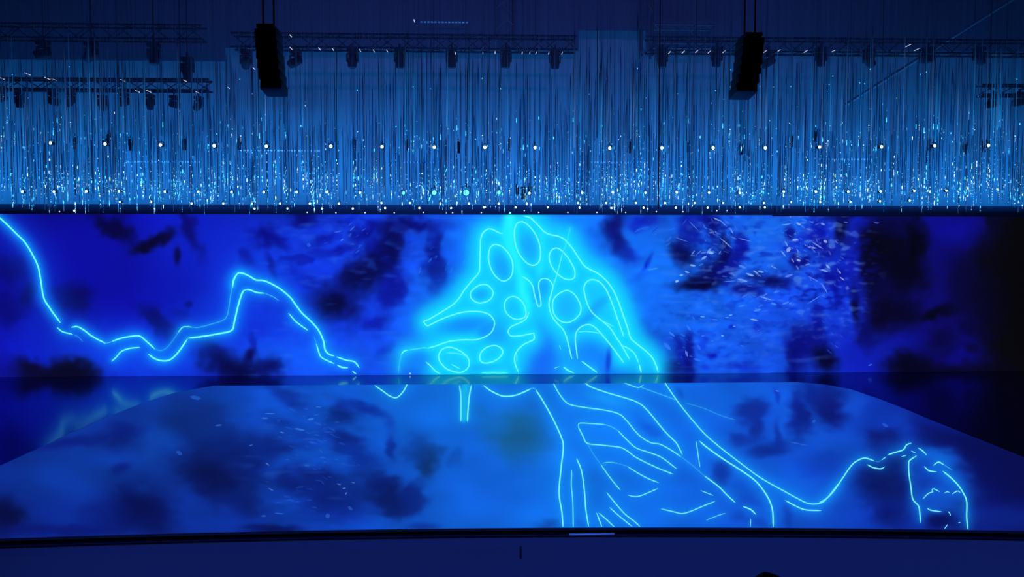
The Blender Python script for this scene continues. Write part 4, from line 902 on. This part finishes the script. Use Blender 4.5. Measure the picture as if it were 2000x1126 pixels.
rows_ = [
 ('nearest row', 12.0, .8, 'lens', [(98, 279), (205, 281), (313, 283), (418, 284.5), (520, 285.5), (646, 285.5), (746, 286.5), (848, 287.5), (947, 287.5), (1045, 288), (1191, 289), (1293, 288.5), (1393, 288.5), (1495, 288.5), (1601, 287), (1722, 286.5), (1826, 284.5), (1931, 284)]),
 ('middle row', 16.2, .82, 'lens', [(43, 374), (105, 374), (168, 373.5), (232, 373.5), (322, 374), (387, 374.5), (452, 375), (515, 375), (579, 375), (639, 375), (703, 376), (1034, 377), (1137, 376), (1197, 375.5), (1261, 376), (1322, 375.5), (1385, 376), (1445, 376.5), (1531, 374), (1594, 374), (1657, 374), (1720, 373.5), (1786, 372.5), (1849, 372)]),
 ('row below the middle row', 17.4, .75, 'lens', [(234, 394), (295, 394), (374, 397), (436, 397), (492, 397), (547, 397), (605, 397), (662, 397), (745, 396), (801, 396), (860, 397), (916, 397), (974, 397), (1029, 397), (1129, 396), (1184, 396), (1242, 396), (1299, 396), (1357, 396), (1412, 396), (1492, 396), (1545, 394.5), (1602, 394.5), (1661, 394), (1719, 392.5), (1777, 391.5)]),
 ('second lowest row', 18.6, .78, 'lens', [(145, 411), (497, 407), (561, 407), (629, 407), (689, 407), (752, 406), (819, 406), (881, 406), (945, 405), (1007, 405), (1070, 405), (1132, 405.5), (1194, 406), (1257, 405.5), (1320, 405.5), (1382, 405.5), (1445, 405), (1494, 405)]),
 ('lowest row', 20.6, .6, 'dim', [(116, 413), (600, 414.5), (656, 415), (713, 415), (770, 415), (827, 414.5), (884, 415), (940, 415), (1024, 411), (1052, 414.5), (1109, 414.5), (1166, 414.5), (1222, 414.5), (1282, 413), (1334, 413), (1400, 411), (1420, 411)]),
]
pin = {'lens': make_pin_spot(M_lens), 'dim': make_pin_spot(M_lens_dim), 'cyan': make_pin_spot(M_lens_cyan)}
used = set()
def hang(o):
    for ch in o.children:
        if ch.name.startswith('suspension_cable'): ch.scale = (1, 1, (CEIL - .005 - o.location[2]) / o.scale[2] - ch.location[2])
def place_pin(kind, px, py, Y, s, label, group):
    src = pin[kind]
    o = src if kind not in used else copy_tree(src)
    used.add(kind)
    o.location = on_y(px, py, Y); o.scale = (s, s, s)
    hang(o)
    tag(o, label, 'spotlight', group)
for rname, Y, s, kind, pts in rows_:
    for i, (px, py) in enumerate(pts):
        place_pin(kind, px, py, Y, s, f'small lit pin spot hanging in the {rname}, {NTH[i]} from the left', 'lit pin spots hanging among the strands')
for i, (px, py, s) in enumerate([(788, 376.5, 1.0), (848, 376, 1.5), (910.5, 376, 1.9), (974.5, 376, 1.05)]):
    place_pin('cyan', px, py, 16.0, s, f'bright cyan pin spot over the tree drawing, {NTH[i]} from the left of four', 'bright cyan pin spots')
place_pin('cyan', 996, 415.5, 20.6, .8, 'cyan pin spot on the lowest row just above the tree top', 'bright cyan pin spots')

# ------------------------------------------------------------------ trusses
def make_truss(name, x0, x1, y, z, label, size=.34, vertical=False, mat=None):
    L = x1 - x0
    t = thing(name, (x0, y, z), label, 'truss', 'lighting trusses')
    if vertical: t.rotation_euler = (0, -math.pi / 2, 0)
    h = size / 2
    for sy in (-1, 1):
        for sz in (-1, 1):
            MB().tube((0, sy * h, sz * h), (L, sy * h, sz * h), .026, n=10).build('chord', mat or M_dark, t)
    mb = MB(); n = max(2, round(L / .42))
    for i in range(n):
        xa, xb = L * i / n, L * (i + 1) / n
        s = 1 if i % 2 else -1
        mb.tube((xa, -h, -s * h), (xb, -h, s * h), .012, n=6); mb.tube((xa, h, s * h), (xb, h, -s * h), .012, n=6)
        mb.tube((xa, -s * h, h), (xb, s * h, h), .012, n=6); mb.tube((xa, s * h, -h), (xb, -s * h, -h), .012, n=6)
    mb.build('lacing', mat or M_dark, t)
    if not vertical:
        for q in (.12, .88):
            MB().tube((L * q, 0, h), (L * q, 0, CEIL - z - .01), .009, n=6).build('hoist_cable', M_dark, t, False)
    return t
TY = 20.0
def tz(py, Y): return float(on_y(1000, py, Y)[2])
def txx(px, Y): return float(on_y(px, 100, Y)[0])
make_truss('lighting_truss', txx(455, TY), txx(1125, TY), TY, tz(86, TY), 'dark box truss across the middle carrying seven moving heads', .34)
make_truss('lighting_truss', txx(1262, TY), txx(2060, TY), TY, tz(86, TY), 'dark box truss at the upper right carrying moving heads and a speaker column', .34)
make_truss('lighting_truss', txx(-80, TY), txx(400, TY), TY, tz(72, TY), 'dark box truss at the upper left carrying three bell-shaped heads', .34)
LY = 19.7
make_truss('lighting_truss', txx(-80, LY), txx(410, LY), LY, tz(172, LY), 'lower dark box truss at the left behind the strands', .26)
make_truss('lighting_truss', txx(1915, LY), txx(2080, LY), LY, tz(170, LY), 'short dark box truss at the right edge', .26)
make_truss('ladder_truss', float(on_y(985, 40, 21.45)[0]), float(on_y(985, 40, 21.45)[0]) + 2.6, 21.45, tz(86, 21.45), 'upright pale truss tower above the middle of the stage', .5, True, M_alu)
make_truss('lighting_truss', float(on_y(1275, 70, 21.45)[0]), float(on_y(1392, 70, 21.45)[0]), 21.45, tz(68, 21.45), 'short pale box truss between two speaker columns', .5, False, M_alu)
make_truss('ladder_truss', float(on_y(1262, 60, 21.45)[0]), float(on_y(1262, 60, 21.45)[0]) + 2.0, 21.45, tz(110, 21.45), 'upright pale truss leg left of the short pale truss', .3, True, M_alu)
t = thing('catwalk_pipe', (0, 0, 0), 'long pale pipe with end cap slanting up to the upper right corner', 'pipe')
P0, P1, P2, P3 = on_y(1650, 205, 21.6), on_y(1808, 110, 21.6), on_y(1904, 47, 21.6), on_y(1985, -6, 21.6)
MB().tube(P0, P3, .045, n=12).build('pipe', M_pipe, t)
mb = MB()
for p in (P1, P2):
    mb.tube(p, (p[0], p[1], CEIL), .01, n=6)
mb.build('hanger', M_dark, t, False)

# lit horizontal battens glimpsed between the strands
def batten(px0, px1, py, Y, label, strength):
    a, b = on_y(px0, py, Y), on_y(px1, py, Y)
    t = thing('light_batten', a, label, 'light batten', 'lit battens behind the strands')
    L = float(b[0] - a[0])
    MB().box((L / 2, .02, .02), (L, .05, .03), .006).build('housing', M_dark, t, False)
    mb = MB()
    n = max(4, int(L / .09))
    for i in range(n): mb.box((L * (i + .5) / n, -.016, .012), (L / n * .72, .02, .04), .004)
    mb.build('lamp_strip', material('batten_light', (.2, .4, .6), .4, emit=(.05, .30, .78), strength=strength), t, False)
    for q in (.1, .9): MB().tube((L * q, .02, .03), (L * q, .02, CEIL - a[2]), .003, n=5).build('suspension_cable', M_dark, t, False)
batten(468, 626, 294.5, 21.45, 'bright lit batten left of the middle behind the strands', 1.5)
batten(248, 392, 316.5, 21.45, 'faint lit batten low at the left behind the strands', .7)
batten(786, 850, 317.5, 21.45, 'short faint lit batten over the cyan spots', .3)
batten(1132, 1268, 317.5, 21.45, 'faint lit batten right of the middle behind the strands', .6)
batten(1597, 1704, 311.5, 21.45, 'bright lit batten at the right behind the strands', 1.0)
batten(820, 915, 44, 21.45, 'faint lit batten high above the middle truss', .3)

# ------------------------------------------------------------------ moving heads
def make_moving_head(tilt, pan):
    t = bpy.data.objects.new('moving_head', None); COL.objects.link(t); t.empty_display_size = .1
    # hangs from the origin downwards; about 0.55 m tall
    mb = MB().box((0, 0, -.055), (.27, .21, .10), .018)
    b = mb.build('base', M_black, t)
    mb = MB()
    mb.tube((0, 0, 0), (0, 0, .05), .02, n=10); mb.box((0, 0, .07), (.05, .07, .07), .01)
    mb.build('clamp', M_dark, b)
    mb = MB().tube((0, 0, -.105), (0, 0, -.135), .075, n=18).box((0, 0, -.15), (.30, .09, .035), .012)
    for s in (-1, 1): mb.box((s * .135, 0, -.25), (.032, .09, .20), .012)
    mb.build('yoke', M_black, t)
    R = Matrix.Rotation(pan, 3, 'Z') @ Matrix.Rotation(tilt, 3, 'X')
    ax = R @ Vector((0, 0, -1)); c = Vector((0, 0, -.30))
    mb = MB().lathe([(0, -.17), (.07, -.165), (.098, -.13), (.112, -.04), (.118, .06), (.110, .15), (.098, .19), (.092, .20)], c, ax, 22)
    h = mb.build('head', M_black, t)
    MB().lathe([(0, .212), (.05, .209), (.092, .198)], c, ax, 22).build('lens', M_glass, h)
    return t
heads = {}
def head(px, py_base, Y, tilt, pan, s, label, group):
    k = (tilt, pan)
    if k not in heads:
        heads[k] = make_moving_head(math.radians(tilt), math.radians(pan)); o = heads[k]
    else: o = copy_tree(heads[k])
    p = on_y(px, py_base, Y)
    o.location = p; o.scale = (s, s, s)
    if 105 < py_base < 130 or (px < 450 and py_base < 90): MB().tube((0, 0, .1), (0, 0, (CEIL - p[2]) / s - .01), .014, n=8).build('drop_pipe', M_dark, o, False)
    tag(o, label, 'moving head light', group)
G1 = 'moving heads on the upper trusses'
mids = [(480, 97, 62, 20), (577, 97, 70, 70), (688, 94, 8, 160), (781, 94, 8, 20), (882, 94, 4, 0), (988, 94, 6, 30), (1084, 96, 4, 0)]
for i, (px, py, ti, pa) in enumerate(mids):
    head(px, py, TY, ti, pa, 1.0, f'black moving head light under the middle truss, {NTH[i]} from the left', G1)
rights = [(1293, 94, 7, 200), (1400, 92, 9, 20), (1502, 98, 66, 60), (1604, 92, 6, 20), (1697, 96, 66, 300), (1813, 92, 84, 90), (1912, 92, 70, 300)]
for i, (px, py, ti, pa) in enumerate(rights):
    head(px, py, TY, ti, pa, 1.0, f'black moving head light under the upper right truss, {NTH[i]} from the left', G1)
lefts = [(84, 80, 70, 120), (178, 82, 70, 60), (300, 84, 10, 200), (366, 112, 9, 20)]
for i, (px, py, ti, pa) in enumerate(lefts):
    head(px, py, TY, ti, pa, 1.08, f'black moving head light under the upper left truss, {NTH[i]} from the left', G1)
low = [(3, 166), (37, 172), (103, 172), (138, 172), (200, 178), (243, 174), (293, 176), (340, 178), (388, 180)]
for i, (px, py) in enumerate(low):
    ti, pa = [(82, 80), (8, 20), (80, 300), (60, 60), (6, 20)][i % 5]
    head(px, py + 8, LY, ti, pa, .76, f'small dark moving head on the lower left truss, {NTH[i]} from the left', 'small moving heads on the lower truss')
for i, (px, py) in enumerate([(1940, 176), (1992, 172)]):
    head(px, py + 8, LY, 82, 80, .84, ['small dark moving head near the right edge, left of the edge one', 'small dark moving head cut by the right picture edge'][i], 'small moving heads on the lower truss')

# ------------------------------------------------------------------ speaker columns
def speaker_column(px, top, bot, w_top, Y, label, lean):
    a, b = on_y(px, top, Y), on_y(px, bot, Y)
    H = float(a[2] - b[2]); n = 6; hh = H / n
    W = w_top / F * Y
    t = thing('speaker_column', a, label, 'line array speaker', 'hanging speaker columns')
    for k in range(n):
        z = -hh * (k + .5); sx = lean * (k / (n - 1)) ** 1.5
        mb = MB()
        w = W
        mb.box((sx, 0, z), (w, .34, hh * .97), .012, Matrix.Rotation(-math.radians(1.5 * k), 3, 'X'))
        cb = mb.build('cabinet', M_black, t)
        mb = MB()
        mb.box((sx, -.172, z + .012 * k * .3), (w * .92, .02, hh * .8), .004, Matrix.Rotation(-math.radians(1.5 * k), 3, 'X'))
        mb.build('grille', M_black, cb)
    mb = MB()
    mb.box((0, 0, .03), (W * .8, .36, .05), .01)
    mb.build('rigging_frame', M_dark, t)
    for s in (-1, 1): MB().tube((s * W * .25, 0, .05), (s * W * .25, 0, CEIL - a[2]), .012, n=6).build('hoist_chain', M_dark, t, False)
speaker_column(525, 62, 182, 40, 10.2, 'tall black speaker column hanging left of the middle', .06)
speaker_column(1464, 78, 188, 41, 10.2, 'tall black speaker column hanging right of the middle', -.08)

# ------------------------------------------------------------------ dark upright fixtures between the strands
def make_par():
    t = bpy.data.objects.new('par_can', None); COL.objects.link(t); t.empty_display_size = .05
    MB().lathe([(0, .12), (.035, .12), (.05, .09), (.05, -.11), (.058, -.13), (.052, -.128)], (0, 0, 0), (0, 0, 1), 18).build('can', M_black, t)
    MB().lathe([(0, -.118), (.05, -.112)], (0, 0, 0), (0, 0, 1), 18).build('lens', M_glass, t)
    mb = MB()
    for s in (-1, 1): mb.box((s * .064, 0, .06), (.006, .025, .17))
    mb.box((0, 0, .145), (.134, .025, .006)); mb.tube((0, 0, .145), (0, 0, .19), .012, n=8)
    mb.build('bracket', M_black, t, False)
    MB().tube((0, 0, 0), (0, 0, 1), .003, n=5).build('suspension_cable', M_dark, t, False).location = (0, 0, .19)
    return t
par0 = make_par(); first = True
pars = [(147, 279), (212, 272), (255, 282), (360, 281), (467, 280), (692, 282), (795, 282), (895, 287), (995, 282), (1232, 287), (1345, 285), (1447, 290), (1545, 275), (1592, 265), (1815, 282), (1885, 290), (1922, 285)]
for i, (px, py) in enumerate(pars):
    o = par0 if first else copy_tree(par0); first = False
    o.location = on_y(px, py, 19.35); o.scale = (.85, .85, 1.15); hang(o)
    tag(o, f'dark unlit can light hanging upright beside the nearest pin spots, {NTH[i]} from the left', 'can light', 'unlit can lights between the strands')

# dark cluster hanging over the tree
p = on_y(1022, 366, 19.35)
t = thing('hanging_fixture', p, 'dark ragged fixture hanging right of the four cyan spots', 'fixture')
MB().box((0, 0, 0), (.46, .12, .05), .01).box((-.17, 0, .04), (.05, .1, .10), .01).box((.16, 0, .05), (.05, .1, .13), .01).build('bracket', M_black, t)
for sx, sz, w_, h_ in ((-.15, -.10, .10, .16), (.03, -.17, .15, .26), (.17, -.07, .09, .12)):
    MB().box((sx, 0, sz), (w_, .12, h_), .015, Matrix.Rotation(sx * .8, 3, 'Y')).build('lamp_box', M_black, t)
MB().tube((0, 0, .02), (0, 0, CEIL - p[2]), .008, n=6).build('suspension_cable', M_dark, t, False)
# one thick dark cable
p = on_y(1285.5, 420, 15.2)
tag(MB().tube((p[0], p[1], float(on_y(1285.5, 408, 15.2)[2])), (p[0], p[1], CEIL - .01), .012, n=8).build('power_cable', M_black), 'thick dark cable hanging straight down right of the middle', 'cable')

# ------------------------------------------------------------------ small white tube lamps on the trusses (lying front to back)
def make_tube_lamp():
    t = bpy.data.objects.new('tube_lamp', None); COL.objects.link(t); t.empty_display_size = .05
    MB().tube((0, -.17, 0), (0, .17, 0), .010, n=8).build('tube', M_tube, t)
    mb = MB()
    for s in (-1, 1): mb.tube((0, s * .17, 0), (0, s * .185, 0), .013, n=8)
    mb.tube((0, 0, .01), (0, 0, .07), .006, n=6)
    mb.build('holder', M_dark, t)
    MB().tube((0, 0, 0), (0, 0, 1), .002, n=5).build('suspension_cable', M_dark, t, False).location = (0, 0, .07)
    return t
lamp0 = make_tube_lamp(); first = True
tubes = [(3, 153), (53, 144), (92, 153), (105, 155), (240, 157), (268, 178), (290, 178), (362, 158), (385, 180), (446, 171), (495, 133), (541, 69), (568, 70), (568, 94), (624, 95), (650, 96), (703, 98), (730, 99), (756, 99), (809, 40), (889, 103), (943, 103), (967, 102), (1020, 103), (1035, 103), (1047, 103), (1072, 103), (1098, 103), (1308, 102), (1335, 101), (1361, 100), (1386, 101), (1415, 100), (1495, 100), (1521, 99), (1574, 100), (1627, 100), (1774, 89), (1792, 96)]
for i, (px, py) in enumerate(tubes):
    o = lamp0 if first else copy_tree(lamp0); first = False
    o.location = on_y(px, py, 19.72 if py < 130 else 19.46)
    if py > 130: o.scale = (.8, .8, .8)
    hang(o)
    tag(o, f'tiny white tube lamp below the trusses, {NTH[i]} from the left', 'tube lamp', 'tiny white tube lamps')

# ------------------------------------------------------------------ seated spectator, only the crown of the head reaches into view
def spectator():
    HY = 3.6
    top = on_y(1499, 1115.5, HY)
    hz = float(top[2]); cx = float(top[0])
    seat_z = hz - .90; floor_z = seat_z - .45
    structure(MB().box((0, .6, (floor_z - 1.6) / 2), (12, 9.0, floor_z + 1.6)).build('floor_balcony', M_room, smooth_=False))
    # seat
    s = thing('theatre_seat', (cx, HY, floor_z), 'dark theatre seat under the spectator, below the picture edge', 'seat')
    MB().box((0, .06, .34), (.5, .48, .10), .03).build('seat_cushion', M_room, s)
    MB().box((0, -.33, .68), (.5, .09, .62), .03).build('backrest', M_room, s)
    # body: one skinned figure
    J = [((0, -.05, .56), .14), ((0, -.08, .78), .13), ((0, -.07, .98), .15), ((0, -.04, 1.08), .062), ((0, -.02, 1.18), .085), ((0, -.01, 1.27), .095),
         ((.18, -.06, 1.01), .065), ((.24, -.02, .76), .05), ((.16, .20, .64), .038), ((.13, .28, .63), .03),
         ((-.18, -.06, 1.01), .065), ((-.24, -.02, .76), .05), ((-.16, .20, .64), .038), ((-.13, .28, .63), .03),
         ((.10, .04, .53), .09), ((.11, .42, .52), .07), ((.11, .44, .10), .05), ((.11, .58, .05), .04),
         ((-.10, .04, .53), .09), ((-.11, .42, .52), .07), ((-.11, .44, .10), .05), ((-.11, .58, .05), .04)]
    E = [(0, 1), (1, 2), (2, 3), (3, 4), (4, 5), (2, 6), (6, 7), (7, 8), (8, 9), (2, 10), (10, 11), (11, 12), (12, 13), (0, 14), (14, 15), (15, 16), (16, 17), (0, 18), (18, 19), (19, 20), (20, 21)]
    me = bpy.data.meshes.new('body'); me.from_pydata([j[0] for j in J], E, [])
    body = link('person', me, material('dark_clothing_and_skin', (.03, .025, .03), .8))
    body.location = (cx, HY, floor_z)
    sk = body.modifiers.new('skin', 'SKIN'); sk.use_smooth_shade = True
    for i, j in enumerate(J): me.skin_vertices[0].data[i].radius = (j[1], j[1])
    me.skin_vertices[0].data[0].use_root = True
    ss = body.modifiers.new('sub', 'SUBSURF'); ss.levels = ss.render_levels = 2
    tag(body, 'person seated in the audience, only the crown of dark hair in view', 'person')
    mb = MB(); r = bmesh.ops.create_icosphere(mb.bm, subdivisions=3, radius=1.0)
    for v in r['verts']:
        c = v.co
        k = 1 + .03 * math.sin(9 * c.x + 3 * c.z) + .02 * math.sin(13 * c.y)
        v.co = Vector((c.x * .088 * k, c.y * .105 * k - .015, c.z * (.10 if c.z > 0 else .13) * k))
    for v in list(mb.bm.verts):
        if v.co.y > .055 and v.co.z < .035: v.co.y *= .75
    h = mb.build('hair', material('dark_hair', (.004, .003, .003), .9, spec=.1), body)
    h.location = (0, -.01, 1.25)
    return floor_z
spectator()
